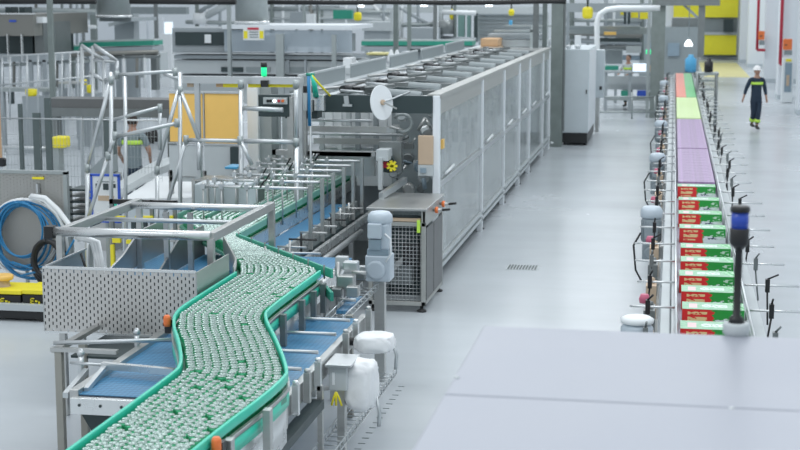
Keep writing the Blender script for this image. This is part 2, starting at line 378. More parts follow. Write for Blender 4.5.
for k in range(36):
    y = 11.75+k*1.12+random.uniform(-.05, .05); ex = random.uniform(-.05, .06)
    MB().tube((XL-.42+ex, y, ZB+.12), (XL-.02, y, ZB+.12), .011, 6).obj('guide_rod', 'steel_light', t); MB().tube((XR+.02, y, ZB+.12), (XR+.5+ex, y, ZB+.12), .011, 6).obj('guide_rod', 'steel_light', t)
    for x, h in ((XL-.26, .1), (XR+.22+ex, .05)):
        m = MB().box(x-.02, x+.02, y-.03, y+.03, ZB+.06, ZB+.18); m.tube((x, y, ZB+.06), (x+random.uniform(-.05, .05), y, ZB-.2-h), .009, 6)
        m.tube((x, y, ZB+.18), (x+random.uniform(.0, .1), y-.03, ZB+.23), .009, 6)
        m.obj('clamp', 'black' if k % 3 else 'steel_dark', t)
    m = MB(); m.box(XL-.30, XL-.20, y+.3, y+.62, ZB-.3, ZB+.02); m.lathe((XL-.25, y+.46, ZB+.02), [(.035, 0), (.035, .05), (.01, .06)], 8)
    m.obj('sensor_box', 'steel_dark' if k % 2 else 'tan', t)
    if k % 3 == 1: MB().lathe((XL-.3, y+.75, ZB+.0), [(.045, 0), (.05, .04), (.035, .08)], 10).obj('knob', 'pinkred', t)
m = MB().box(XL-.32, XL-.18, 10.2, 52, ZB-.5, ZB-.42); m.obj('cable_channel', 'steel', t)
# cartons
def carton():
    r = thing('drinks_carton', 'x', 'carton')
    MB().box(-.255, .255, -.15, .15, 0, .165).obj('box', 'carton_front', r, bev=.004)
    MB().box(-.256, .256, -.151, .151, .1655, .1675).obj('top_panel', 'carton_top', r)
    return r
ys = []
for i, py in enumerate([191, 205.5, 221, 235.5, 248.5, 261.5, 274.5, 289, 305, 323, 343]):  # bottoms of the front faces
    pass
yy = [11.15, 11.95, 12.72, 13.48, 14.25, 15.03, 15.85, 17.2, 18.35, 19.6, 21.0]
ordn = ['hidden behind the blue lamp post foot', 'first', 'second', 'third', 'fourth', 'fifth', 'sixth', 'seventh', 'eighth', 'ninth', 'tenth']
proto = carton()
for i, y in enumerate(yy):
    c = proto if i == 0 else ctree(proto)
    at(c, (XL+XR)/2+random.uniform(-.012, .012), y, ZB)
    c['group'] = 'red and green drinks cartons spaced along the conveyor'
    c['label'] = ('red and green drinks carton at the near end, partly hidden by the lamp post' if i == 0 else
        'red and green drinks carton farthest up the row, next to the purple cartons' if i == 10 else
        'red and green drinks carton, %s of the row counted from the lamp post foot' % ordn[i])
def packs(name, lab, matn, y0, y1, grp, gap=None, split=False):
    r = thing(name, lab, 'carton', group=grp)
    if split:
        MB().box(-.255, .0, -.19, .19, 0, .16).obj('red_half', split[0], r); MB().box(.0, .255, -.19, .19, 0, .16).obj('green_half', split[1], r)
    else: MB().box(-.255, .255, -.19, .19, 0, .16).obj('box', matn, r, bev=.003); MB().box(-.2, .2, -.03, .03, .16, .162).obj('tape', matn, r)
    y = y0; first = True
    while y < y1:
        c = r if first else ctree(r); first = False
        at(c, (XL+XR)/2, y, ZB); y += .392
        if gap and abs(y-gap) < .2: y += .12
mat('carton_red', (.80, .24, .16), .4, 0, .15, 9, aniso=(3, .05, 1)); mat('carton_green', (.10, .50, .16), .4, 0, .15, 9, aniso=(3, .05, 1))
packs('drinks_carton', 'plain purple drinks carton, one of the closely packed purple run on the conveyor', 'carton_purple', 21.65, 32.6, 'purple cartons pressed together on the conveyor', gap=26.3)
packs('drinks_carton', 'pale lime green drinks carton, one of the bright lime run beyond the purple ones', 'carton_lime', 33.0, 39.4, 'lime cartons pressed together on the conveyor')
packs('drinks_carton', 'carton with red left half and green right half, in the far packed run', '', 39.8, 51.6, 'far red and green cartons pressed together', split=('carton_red', 'carton_green'))
# gear motors hanging on the left of the carton conveyor
def gearmotor(r, x, y, z, s=1., body='motor'):
    """upright geared motor, z = foot of the gear case, about .62 m tall"""
    q = lambda v: v*s
    m = MB(); m.box(x-q(.10), x+q(.10), y-q(.11), y+q(.11), z, z+q(.22)); m.lathe((x, y-q(.11), z+q(.11)), [(q(.07), -q(.03)), (q(.08), 0)], 12, 'y'); m.obj('gear_case', body, r, bev=.012*s)
    m = MB(); n = 20
    m.lathe((x, y, z+q(.22)), [(q(.09), 0), (q(.115), q(.02)), (q(.115), q(.28)), (q(.10), q(.30))], 20)
    for k in range(n):
        t = 2*PI*k/n; m.bar((x+q(.118)*math.cos(t), y+q(.118)*math.sin(t), z+q(.25)), (x+q(.118)*math.cos(t), y+q(.118)*math.sin(t), z+q(.49)), .006*s, .012*s)
    m.obj('motor_body', body, r)
    MB().lathe((x, y, z+q(.52)), [(q(.125), 0), (q(.13), q(.03)), (q(.13), q(.09)), (q(.10), q(.13)), (q(.04), q(.14))], 20).obj('fan_cowl', 'motor', r)
    MB().box(x-q(.075), x+q(.075), y-q(.19), y-q(.10), z+q(.28), z+q(.44)).obj('terminal_box', body, r, bev=.01*s)
    MB().box(x-q(.04), x+q(.04), y-q(.115), y-q(.109), z+q(.08), z+q(.15)).obj('name_plate', 'motor_dark', r)
for Ym, X0, z0, s, lab in ((17.8, -.19, .68, 1, 'nearest blue-grey gear motor still whole beside the carton conveyor'), (24.3, -.19, .64, 1, 'blue-grey gear motor beside the nearer half of the purple cartons'),
        (31.0, -.19, .62, 1, 'blue-grey gear motor beside the farther purple cartons'), (38.7, -.19, .62, 1, 'gear motor beside the lime cartons'), (46, -.22, .6, 1, 'farthest gear motor, by the foot of the steel portal')):
    r = thing('gear_motor', lab, 'motor', (X0, Ym, z0), 'gear motors along the carton conveyor'); gearmotor(r, X0, Ym, z0, s, 'motor_mid')
    MB().path([(X0-.12, Ym-.1, z0+.35), (X0-.2, Ym-.12, z0+.2), (X0-.17, Ym-.1, z0-.1), (X0-.1, Ym, z0-.25)], .012).obj('cable', 'black', r)
    MB().box(X0+.02, XL-.15, Ym-.08, Ym+.08, z0+.04, z0+.18).obj('bracket', 'steel', r)
r = thing('gear_motor', 'gear motor showing only its round pale cowl above the grey roof edge', 'motor', (-.29, 11.6, .55), 'gear motors along the carton conveyor'); gearmotor(r, -.22, 11.9, .56, 1)
MB().lathe((-.22, 11.9, 1.21), [(.05, -.02), (.13, 0), (.135, .03), (.10, .05)], 28).obj('rain_cap', 'white', r)
MB().box(-.14, XL-.15, 11.82, 11.98, .58, .7).obj('bracket', 'steel', r)
r = thing('ladder_stand', 'dark stepped steel stand right of the far end of the carton conveyor', 'stand', PZ(708, 122, 0)); Ys = 42
m = MB()
for px in (698, 717): m.tube(PY(px, 73, Ys), (PY(px, 73, Ys)[0], Ys, 0), .035, 6); m.tube((PY(px, 73, Ys)[0], Ys+.8, PY(px, 73, Ys)[2]), (PY(px, 73, Ys)[0], Ys+.8, 0), .035, 6)
m.obj('frame', 'steel_dark', r); a = PY(696, 73, Ys); b = PY(719, 73, Ys); MB().box(a[0], b[0], Ys, Ys+.8, a[2]-.06, a[2]).obj('platform', 'galv', r)
for k in range(6): zz = .25+.24*k; MB().box(a[0]+.1, b[0]-.05, Ys+.1, Ys+.4, zz, zz+.04).obj('step', 'galv', r)
MB().lathe(PY(708.5, 72, Ys+.3), [(.12, 0), (.12, .28), (.06, .3), (.06, .38)], 12).obj('signal_lamp', 'black', r)
# ================================================================ worker on the aisle
def skinned(name, pts, edges, m, parent, sub=2, root=0):
    me = bpy.data.meshes.new(name); loc = Vector(parent.location)
    me.from_pydata([tuple(Vector(p[:3])) for p in pts], edges, []); o = bpy.data.objects.new(name, me); COL.objects.link(o); o.parent = parent
    me.materials.append(M[m]); md = o.modifiers.new('skin', 'SKIN'); md.use_smooth_shade = True
    for i, p in enumerate(pts):
        d = me.skin_vertices[0].data[i]; r = p[3]; d.radius = r if isinstance(r, tuple) else (r, r); d.use_root = (i == root)
    s = o.modifiers.new('sub', 'SUBSURF'); s.levels = s.render_levels = sub
    return o
def person(name, label, loc, rz, armL, armR, legL, legR, top, low, hair, helmet=False, boots='black', stripe_leg=False, face=True, short=False):
    """arm: shoulder, elbow, wrist; leg: hip, knee, ankle. Facing -y before rotation; metres from the feet"""
    r = thing(name, label, 'person')
    P = [(0, 0, .96, (.12, .08)), (0, 0, 1.14, (.11, .075)), (0, .0, 1.32, (.14, .09)), (0, .0, 1.44, (.10, .065)), (0, -.005, 1.52, .055), (0, -.015, 1.60, .07)]
    E = [(0, 1), (1, 2), (2, 3), (3, 4), (4, 5)]
    def chain(start, pl):
        k = start
        for p in pl: P.append(p); E.append((k, len(P)-1)); k = len(P)-1
        return k
    for sgn, A in ((1, armL), (-1, armR)):
        e, wv = A; k = chain(3, [(sgn*.18, 0, 1.43, .06), (*e, .045), (*wv, .03)])
        d = (Vector(wv)-Vector(e)).normalized(); p = Vector(wv)+d*.07; kk = chain(k, [(*p, (.04, .022))])
        for j in range(4):
            q = p+d*.05+Vector((0, (j-1.5)*.022, 0)); q2 = q+d*(.05-.006*abs(j-1.2))+Vector((-sgn*.012, 0, 0)); chain(kk, [(*q, .011), (*q2, .009)])
        q = p+Vector((0, -.04, 0))+d*.01; chain(kk, [(*q, .012), (*(q+d*.04+Vector((0, -.01, 0))), .010)])
    for sgn, Lg in ((1, legL), (-1, legR)):
        kn, an = Lg; chain(0, [(sgn*.09, 0, .88, .09), (*kn, .062), (*an, .042)])
    skinned('body', P, E, 'skin', r)
    # head
    m = MB(); m.lathe((0, -.02, 1.66), [(.02, -.115), (.052, -.10), (.072, -.05), (.082, .0), (.082, .05), (.06, .095), (.02, .11)], 16); hd = m.obj('head', 'skin', r)
    m = MB(); m.add([(0, -.125, 1.64), (-.014, -.098, 1.625), (.014, -.098, 1.625), (0, -.098, 1.68)], [(0, 1, 2), (0, 2, 3), (0, 3, 1)]); m.obj('nose', 'skin', r)
    for sgn in (1, -1): MB().lathe((sgn*.03, -.09, 1.675), [(.004, -.008), (.010, 0), (.004, .008)], 8).obj('eye', 'black', r); MB().lathe((sgn*.083, -.015, 1.66), [(.006, -.03), (.014, 0), (.008, .03)], 8).obj('ear', 'skin', r)
    MB().box(-.022, .022, -.093, -.085, 1.598, 1.604).obj('mouth', 'pinkred', r)
    if not helmet: MB().lathe((0, .0, 1.69), [(.078, -.06), (.09, -.01), (.086, .05), (.06, .09), (.01, .1)], 16).obj('hair', hair, r)
    else:
        MB().lathe((0, .035, 1.66), [(.05, -.07), (.062, 0), (.06, .04)], 12).obj('hair', hair, r)
        m = MB(); m.lathe((0, -.01, 1.70), [(.125, -.005), (.128, .005), (.112, .012), (.108, .05), (.085, .095), (.04, .12), (.005, .125)], 20); m.extr([(-.09, -.10, 1.70), (.09, -.10, 1.70), (.06, -.175, 1.695), (-.06, -.175, 1.695)], (0, 0, .008)); m.obj('helmet', 'helmet', r)
    # clothes: slightly larger skins over the same joints
    C = [(0, 0, .80, (.17, .125)), (0, 0, .98, (.17, .122)), (0, 0, 1.14, (.155, .11)), (0, 0, 1.32, (.178, .122)), (0, 0, 1.445, (.125, .085)), (0, 0, 1.50, .064)]; CE = [(0, 1), (1, 2), (2, 3), (3, 4), (4, 5)]
    for sgn, A in ((1, armL), (-1, armR)):
        e, wv = Vector(A[0]), Vector(A[1]); k = len(C)
        C += [(sgn*.185, 0, 1.425, .074), (*(e if not short else Vector((sgn*.19, 0, 1.42)).lerp(e, .75)), .058)]; CE += [(4, k), (k, k+1)]
        if not short: C.append((*e.lerp(wv, .8), .044)); CE.append((k+1, k+2))
    skinned('shirt', C, CE, top, r)
    m = MB(); m.lathe((0, 0, 1.285), [(.19, 0), (.192, .035), (.19, .07)], 24); sb = m.obj('reflective_band', 'hivis', r); sb.scale = (1, .70, 1)
    T = [(0, 0, 1.06, (.13, .10)), (0, 0, .90, (.155, .115))]; TE = [(0, 1)]
    for sgn, Lg in ((1, legL), (-1, legR)):
        kn, an = Vector(Lg[0]), Vector(Lg[1]); k = len(T); T += [(sgn*.09, 0, .84, .105), (*kn, .082), (*kn.lerp(an, .88), .066)]; TE += [(1, k), (k, k+1), (k+1, k+2)]
    skinned('trousers', T, TE, low, r)
    for sgn, Lg in ((1, legL), (-1, legR)):
        kn, an = Vector(Lg[0]), Vector(Lg[1]); bz = an.z-.085
        skinned('boot', [(an.x, an.y+.0, an.z+.06, .052), (an.x, an.y+.015, bz+.05, .05), (an.x, an.y-.10, bz+.045, (.048, .042)), (an.x, an.y-.17, bz+.035, (.04, .03))], [(0, 1), (1, 2), (2, 3)], boots, r)
        if stripe_leg: a = kn.lerp(an, .52); b = kn.lerp(an, .72); MB().tube(a, b, .086, 14, .082).obj('leg_band', 'hivis', r)
    r.location = loc; r.rotation_euler = (0, 0, rz)
    return r
a = PZ(755, 129.5, 0)
person('person', 'person in white helmet and dark navy workwear walking alone along the aisle', (a[0], a[1], 0), .35,
    ((.27, .04, 1.17), (.27, -.08, .92)), ((-.27, .08, 1.17), (-.34, .08, .93)), ((.06, -.06, .50), (.02, -.06, .095)), ((-.05, .02, .50), (-.02, .20, .14)), 'navy', 'navy', 'hair', helmet=True, stripe_leg=True)
# ================================================================ grey roof in the foreground and its signal lamp
t = thing('covered_machine', 'smooth grey sheet metal machine roof filling the lower right foreground', 'machine', (1, 4, 0))
ZR = 2.4; XE = -.765
m = MB().box(XE, 4.2, 5.118, 6.25, ZR-.06, ZR); m.obj('roof_sheet', 'roofmetal', t, bev=.008)
m = MB().box(XE, 4.2, 2.2, 5.106, ZR-.06, ZR+.002); m.obj('roof_sheet', 'roofmetal', t, bev=.008)
MB().box(XE+.06, 4.1, 2.4, 6.15, 0, ZR-.06).obj('body', 'greybox', t)
MB().box(XE+.01, 4.2, 5.104, 5.12, ZR-.05, ZR-.012).obj('seam', 'slate', t)
for px, py in ((457, 378), (732, 409)):
    p = PZ(px, py, ZR); MB().lathe(p, [(.011, -.005), (.011, .004), (.004, .008)], 10).obj('bolt', 'tube', t)
p = PZ(736, 334, ZR)
t = thing('signal_lamp', 'blue topped black signal lamp on a post on the grey roof', 'signal lamp', p)
MB().lathe(p, [(.052, 0), (.055, .005), (.055, .042), (.048, .05)], 24).obj('base', 'greylight', t)
MB().lathe((p[0], p[1], ZR+.05), [(.034, 0), (.03, .02), (.016, .03), (.0155, .37), (.024, .375)], 16).obj('post', 'black', t)
q = (p[0], p[1], ZR+.37)
MB().lathe(q, [(.018, -.01), (.037, .01), (.040, .02), (.040, .075), (.036, .078)], 24).obj('lamp_housing', 'black', t)
MB().lathe(q, [(.036, .078), (.036, .145)], 24).obj('lens', 'lamp_blue', t)
MB().lathe(q, [(.040, .145), (.040, .165), (.03, .172)], 24).obj('cap', 'black', t)
# ================================================================ mass flow of cans
def lerpf(T):
    def g(y):
        for (a, xa), (b, xb) in zip(T, T[1:]):
            if y <= b: return xa+(xb-xa)*max(0, (y-a))/(b-a)
        return T[-1][1]
    return g
LT = [(6.3, -3.23), (7.6, -3.22), (9.30, -3.20), (9.6, -3.22), (10.3, -3.48), (10.76, -3.68), (11.25, -3.83), (11.87, -3.84), (13.0, -3.84), (13.5, -3.98), (14.7, -4.49), (15.6, -5.1), (16.4, -5.52), (21, -5.52)]
RT = [(6.3, -2.63), (7.82, -2.60), (9.35, -2.48), (9.70, -2.57), (10.47, -2.85), (11.2, -3.14), (11.5, -3.19), (13.2, -3.16), (13.4, -3.22), (15.06, -4.47), (21, -4.50)]
xl, xr = lerpf(LT), lerpf(RT); ZD = 1.17
t = thing('can_conveyor', 'winding steel accumulation conveyor with turquoise edge guides carrying silver topped cans', 'conveyor', (-2.9, 9, 0))
pl = [(x-.03, y) for y, x in LT]+[(x+.03, y) for y, x in RT[::-1]]
MB().poly(pl, ZD-.03, ZD).obj('deck', 'deck', t)
Lp = smooth([(x-.03, y) for y, x in LT if y < 13.2], 2); Rp = smooth([(x+.03, y) for y, x in RT if y < 13.3], 2)
for pts, sg in ((Lp, -1), (Rp, 1)):
    MB().ribbon(pts, ZD+.07, ZD+.135, .024).obj('edge_guide', 'teal', t, bev=.008)
    MB().ribbon([(p[0]+sg*.012, p[1]) for p in pts], ZD+.012, ZD+.04, .02).obj('guide_strip', 'steel', t)
    MB().ribbon([(p[0]+sg*.006, p[1]) for p in pts], ZD-.085, ZD+.005, .022).obj('lower_guide', 'teal', t)
    MB().ribbon([(p[0]-sg*.01, p[1]) for p in pts if p[1] < 13], .82, ZD-.03, .012).obj('side_panel', 'steel_light', t)
MB().bar((-4.48, 15.1, 1.27), (-3.02, 13.22, 1.27), .025, .085).obj('barrier_bar', 'teal_mid', t, bev=.005)
m = MB()
for k in range(7): a = (-4.44+k*.22, 15.04-k*.285); m.tube((a[0], a[1], 1.2), (a[0]+.0, a[1], 1.33), .010, 6)
m.obj('bolt', 'steel_dark', t)
MB().bar((-3.12, 13.3, 1.12), (-2.95, 12.9, 1.12), .03, .08).obj('barrier_bar', 'teal_dark', t)
for y in (7.55, 8.12, 8.78):
    x = xr(y)+.075; MB().box(x, x+.05, y-.035, y+.035, .86, 1.25).obj('bracket', 'steel', t, bev=.004)
for y in (11.75, 12.35, 12.75, 13.1):
    x = xr(y)+.06; MB().box(x, x+.05, y-.03, y+.03, .93, 1.2).obj('bracket', 'steel_dark', t, bev=.004)
for y, sg in ((7.95, 1), (11.05, -1)):
    x = (xr(y)+.09) if sg > 0 else (xl(y)-.09)
    m = MB().lathe((x, y, 1.22), [(.025, 0), (.03, .02), (.03, .07), (.02, .09)], 12); m.obj('sensor', 'orange_bright', t); MB().box(x-.03, x+.03, y+.02, y+.09, 1.16, 1.27).obj('sensor_body', 'black', t)
for y, x in ((7, -2.75), (7, -3.1), (9.3, -2.7), (9.3, -3.1), (11.6, -3.3), (11.6, -3.75)):
    MB().box(x-.035, x+.035, y-.035, y+.035, 0, ZD-.03).obj('leg', 'steel', t)
# steel side plate at the upper left of the flow
MB().ribbon([(-3.9, 13.02), (-4.0, 13.45), (-4.52, 14.75)], 1.13, 1.34, .012).obj('side_plate', 'steel', t)
# lanes
for x in (-5.56, -5.2, -4.84, -4.46):
    MB().box(x-.012, x+.012, 16.4 if x < -4.5 else 15.15, 21, 1.24, 1.31).obj('lane_guide', 'teal_pale', t)
MB().box(-5.65, -4.47, 15.9, 21, 1.06, 1.13).obj('lane_bed', 'steel', t)
MB().box(-4.46, -4.43, 15.2, 21, 1.06, 1.2).obj('lane_side', 'steel_light', t)
# the cans: near ones are objects of their own, the farther mass is one object
PX_, PY_ = .066, .068; spots = []
def wid(y): return xr(y)-.035-(xl(y)+.040)
for k in range(16):
    y = 6.6+(PY_/2 if k % 2 else 0)
    while y < 20.9:
        n = 11 if y < 14.0 else 15
        if k < n:
            x = xl(y)+.040+k*wid(y)/max(1, n-1)
            if not (y > 16.3 and min(abs(x-q) for q in (-5.2, -4.84)) < .035) and random.random() > (.035 if y < 9.5 else .012):
                j = .007 if y < 9.5 else .004; spots.append((x+random.uniform(-j, j), y+random.uniform(-j, j)))
        y += PY_
def can_mesh(m, x, y, z, lid_only=0):
    if lid_only != 2: m.mi = 0; m.lathe((x, y, z), [(.025, 0), (.0315, .006), (.0315, .095), (.027, .108)], 12)
    if lid_only != 1:
        m.mi = 1 if lid_only == 0 else 0
        m.lathe((x, y, z+.108), [(.027, 0), (.0285, .004), (.0275, .007), (.0250, .0065), (.0243, .001)], 12)
        m.box(x-.008, x+.008, y-.004, y+.016, z+.109, z+.1125)
    m.mi = 0; return m
def vis(x, y):   # near enough and inside the frame
    d = Vector((x, y, 1.28-H)); c = d.dot(Vector(_f)); px = 400+F*d.dot(Vector(_r))/c; py = 225-F*d.dot(Vector(_u))/c
    return px > -5 and py < 453
inv = [s for s in spots if vis(*s)]; out = [s for s in spots if not vis(*s)]
inv.sort(key=lambda s: s[1]); near = inv[:300]; far = inv[300:]+[s for s in out if s[1] > 7.1]
c0 = thing('drinks_can', 'silver topped green drinks can standing in the nearest rows of the packed flow', 'can', group='nearest cans on the turquoise edged conveyor')
can_mesh(MB(), 0, 0, 0, 1).obj('body', 'can_green', c0); can_mesh(MB(), 0, 0, 0, 2).obj('lid', 'lid', c0)
for i, (x, y) in enumerate(near):
    c = c0 if i == 0 else ctree(c0); at(c, x, y, ZD); c.rotation_euler = (random.gauss(0, .012), random.gauss(0, .012), random.uniform(0, 6.28))
m = MB()
for x, y in far: can_mesh(m, x, y, ZD)
tag(m.obj('drinks_cans', ['can_green', 'lid']), 'dense mass of silver topped green cans winding away beyond the nearest rows', 'cans', kind='stuff')
# ================================================================ blue belts under and beyond the can flow
t = thing('blue_belt_table', 'low steel table with wide blue mesh belt passing under the turquoise conveyor', 'conveyor', (-3.6, 11.5, 0))
bx(-4.18, -2.70, 10.02, 12.9, .90, .93).obj('belt', 'belt_blue', t)
MB().box(-2.70, -2.64, 8.2, 13.0, .80, .955).obj('side_frame', 'steel', t, bev=.006)
MB().box(-4.25, -4.18, 10.0, 13.0, .80, .965).obj('side_frame', 'steel', t, bev=.006)
bm_ = MB().box(-4.22, -3.0, 9.94, 10.0, .80, .92); bm_.obj('end_beam', 'steel_light', t, bev=.004)
for k in range(6): MB().lathe((-4.15+k*.16, 9.938, .87), [(.011, -.006), (.011, .0)], 8, 'y').obj('bolt', 'slate', t)
MB().extr([(-4.2, 10.05, .80), (-3.8, 10.05, .80), (-4.02, 10.05, .60), (-4.08, 10.05, .60)], (0, .5, 0)).obj('hopper', 'slate', t)
MB().box(-4.17, -3.3, 10.0, 10.3, .86, .925).obj('nose_roller', 'navy', t)
for y in (10.75, 11.3, 11.95, 12.5): MB().tube((-3.35, y, 1.0), (-2.70, y, 1.0), .016, 8).obj('cross_rod', 'tube', t)
MB().tube((-4.86, 11.15, 1.02), (-3.88, 11.45, 1.02), .018).obj('cross_rod', 'tube', t); MB().bar((-4.23, 10.6, 1.0), (-3.62, 10.5, 1.0), .05, .05).obj('cross_beam', 'steel_light', t)
MB().bar((-4.2, 10.58, .99), (-4.16, 10.1, .94), .035, .035).obj('brace', 'tube', t); MB().bar((-4.36, 10.6, .95), (-4.28, 10.0, .92), .04, .04).obj('brace', 'tube', t)
for x, y in ((-4.42, 10.65), (-4.25, 11.42)): MB().tube((x, y, .86), (x, y, 1.06), .022, 10).lathe((x, y, 1.06), [(.03, 0), (.03, .02), (.012, .05)], 10).obj('upright_rod', 'tube', t)
MB().tube((-4.5, 10.63, 1.0), (-4.22, 10.61, 1.0), .012, 8).obj('cross_rod', 'tube', t)
for x, y in ((-4.80, 11.12), (-4.71, 11.40), (-4.6, 13.0), (-2.8, 12.95), (-2.8, 10.2), (-2.8, 8.6), (-3.9, 13.0)): MB().box(x-.03, x+.03, y-.03, y+.03, 0, .965 if x < -4.6 else .95).obj('leg', 'leg_steel', t, bev=.004)
MB().box(-4.86, -4.3, 11.08, 11.14, .965, .995).obj('end_beam', 'steel', t); MB().box(-4.86, -4.80, 11.1, 13.0, .95, .985).obj('side_frame', 'steel', t)
MB().box(-4.82, -4.36, 11.4, 12.9, .84, .86).obj('drip_tray', 'slate', t); MB().tube((-4.80, 11.4, .42), (-2.8, 12.4, .42), .02).obj('stretcher', 'steel', t)
for k, y in enumerate((8.7, 9.1, 9.5, 9.85, 10.2, 10.55, 10.9, 11.9, 12.3, 12.85)):
    x = -2.60; MB().box(x-.03, x+.02, y-.025, y+.025, .80, 1.03).lathe((x-.005, y, 1.03), [(.025, 0), (.025, .02), (.012, .03)], 10).obj('clamp_post', 'steel' if k % 2 else 'steel_light', t, bev=.004)
m = MB().box(-2.66, -2.56, 8.2, 10.9, .66, .73); m.obj('chain_trough', 'slate', t)
for y in (8.5, 9.6, 10.9): MB().box(-2.61, -2.57, y-.025, y+.025, 0, .84).obj('leg', 'steel', t)
MB().tube((-2.58, 8.5, .3), (-2.58, 10.9, .3), .02).obj('stretcher', 'steel', t)
# far blue belts
t = thing('infeed_belt', 'blue infeed belt running back beside the can lanes to the tray packer', 'conveyor', (-4.4, 17, 0))
bx(-4.42, -4.10, 15.4, 19.3, 1.02, 1.05).obj('belt', 'belt_blue', t); bx(-4.42, -3.3, 13.6, 15.4, 1.0, 1.03).obj('belt', 'belt_blue', t)
MB().box(-4.10, -4.06, 15.3, 19.3, .9, 1.10).obj('side_frame', 'steel_light', t); MB().box(-4.06, -3.96, 14.3, 19.3, .86, .97).obj('chain_cover', 'slate', t)
MB().box(-3.93, -3.88, 14.6, 19.3, .86, .95).obj('side_rail', 'steel_light', t); MB().tube((-3.74, 14.2, .9), (-3.74, 18, .9), .035).obj('drive_shaft', 'tube', t)
MB().box(-3.32, -3.25, 13.4, 14.9, .9, 1.06).obj('side_frame', 'steel_light', t)
for x, y in ((-4.1, 15.4), (-4.1, 17.2), (-3.3, 13.6), (-3.3, 14.8), (-4.4, 15.5), (-4.4, 17.5), (-4.1, 19.1)): MB().box(x-.03, x+.03, y-.03, y+.03, 0, 1.0).obj('leg', 'steel', t)
for k in range(9):
    y = 14.4+k*.5; MB().tube((-3.98, y, .97), (-3.98, y, 1.2), .014, 6).tube((-4.12, y, 1.13), (-3.8, y, 1.13), .012, 6).obj('guide_clamp', 'steel' if k % 3 else 'black', t)
for y in (14.2, 14.7, 15.2): MB().tube((-4.3, y, 1.1), (-3.6, y+.02, 1.1), .013, 6).obj('cross_rod', 'tube', t)
MB().box(-4.05, -3.6, 14.35, 14.75, 1.05, 1.08).obj('bridge_plate', 'steel_light', t)
for x, y in ((-3.95, 14.3), (-3.6, 14.0), (-3.75, 14.5)): MB().tube((x, y, 1.03), (x, y, 1.32), .012, 6).obj('guide_post', 'steel', t)
t = thing('transfer_belt', 'blue transfer belt behind the perforated steel box', 'conveyor', (-4.8, 14, 0))
bx(-5.5, -4.1, 13.05, 15.5, .96, 1.0).obj('belt', 'belt_blue', t)
for x in (-5.55, -4.07): MB().box(x-.03, x+.03, 13.2, 15.5, .88, 1.06).obj('side_frame', 'steel', t)
MB().extr([(-5.42, 13.3, 1.02), (-5.42, 15.6, 1.02), (-5.42, 15.6, 1.38), (-5.42, 14.7, 1.38), (-5.42, 14.2, 1.2)], (.02, 0, 0)).obj('guide_plate', 'steel', t)
MB().extr([(-4.95, 13.3, 1.02), (-4.95, 15.4, 1.02), (-4.95, 15.4, 1.34), (-4.95, 14.6, 1.34), (-4.95, 14.0, 1.12)], (.02, 0, 0)).obj('guide_plate', 'steel_dark', t)
for x in (-5.5, -4.1):
    for y in (13.3, 15.4): MB().box(x-.03, x+.03, y-.03, y+.03, 0, .96).obj('leg', 'steel', t)
# ================================================================ perforated box and tube frame over the bend
t = thing('perforated_guard_box', 'open stainless guard box with slotted front standing left of the can bend', 'guard box', (-4.45, 12.2, 1.1))
X0, X1, Y0, Y1, Z0, Z1 = -5.30, -3.93, 12.0, 12.95, .91, 1.475
MB().box(X0, X1, Y0, Y0+.004, Z0, Z1).obj('front_panel', 'steel_perf', t)
MB().box(X0, X1, Y0-.008, Y0+.02, Z1-.008, Z1+.012).obj('rim', 'steel_light', t); MB().box(X0, X1, Y0-.008, Y0+.02, Z0-.01, Z0+.008).obj('rim', 'steel_light', t)
MB().box(X0-.012, X0, Y0, Y1, Z0, Z1).obj('side_panel', 'steel', t); MB().box(X1, X1+.012, Y0, Y1, Z0, Z1).obj('side_panel', 'steel', t)
MB().box(X0+.01, X1-.01, Y0+.06, Y0+.07, Z0+.02, Z1-.06).obj('slot_shade', 'slate', t); MB().box(X0, X0+.02, Y0, Y1, Z1, Z1+.012).obj('rim', 'steel_light', t)  # added dark sheet, stands in for the shade seen through the slots
t = thing('tube_frame', 'steel frame of round crossbars and posts standing over the can bend', 'frame', (-4.65, 13.5, 0))
FX0, FX1, FY0, FY1, FZ = -5.37, -3.96, 12.55, 14.6, 1.70
MB().tube((FX0-.05, FY0, FZ), (FX1, FY0, FZ), .044, 16).obj('crossbar', 'steel_light', t)
MB().tube((FX0, FY1-.3, FZ), (FX1+.02, FY1-.3, FZ), .036, 14).obj('crossbar', 'steel_light', t); MB().tube((FX0, FY1-1.0, FZ-.04), (FX1, FY1-1.0, FZ-.04), .022, 12).obj('crossbar', 'tube', t)
MB().box(FX0-.13, FX0-.05, FY0-.05, FY0+.05, FZ-.06, FZ+.05).obj('end_cap', 'black', t)
for x in (FX0, FX1): MB().box(x-.035, x+.035, FY0, FY1, FZ-.05, FZ+.03).obj('side_beam', 'steel', t, bev=.005)
for x, y, z0 in ((FX1, FY0, 1.05), (FX1, FY1, 1.1), (FX0, FY0, 0), (FX0, FY1, 0)): MB().box(x-.03, x+.03, y-.03, y+.03, z0, FZ-.02).obj('post', 'steel', t, bev=.005)
for x in (-4.95, -4.7): MB().box(x-.025, x+.025, 14.2, 14.25, 1.0, FZ-.05).obj('hanger', 'steel', t)
m = MB()
for k in range(12): MB
for k in range(3): m.path([(-5.3+.04*k, 12.75, 1.62), (-5.15+.03*k, 12.75, 1.58), (-5.08+.02*k, 12.7, 1.4), (-5.1, 12.7, .95)], .024)
m.obj('drain_hose', 'white', t)
MB().path([(-5.2, 12.6, 1.5), (-5.15, 12.6, 1.35), (-5.22, 12.6, 1.2)], .012).obj('cable', 'black', t)
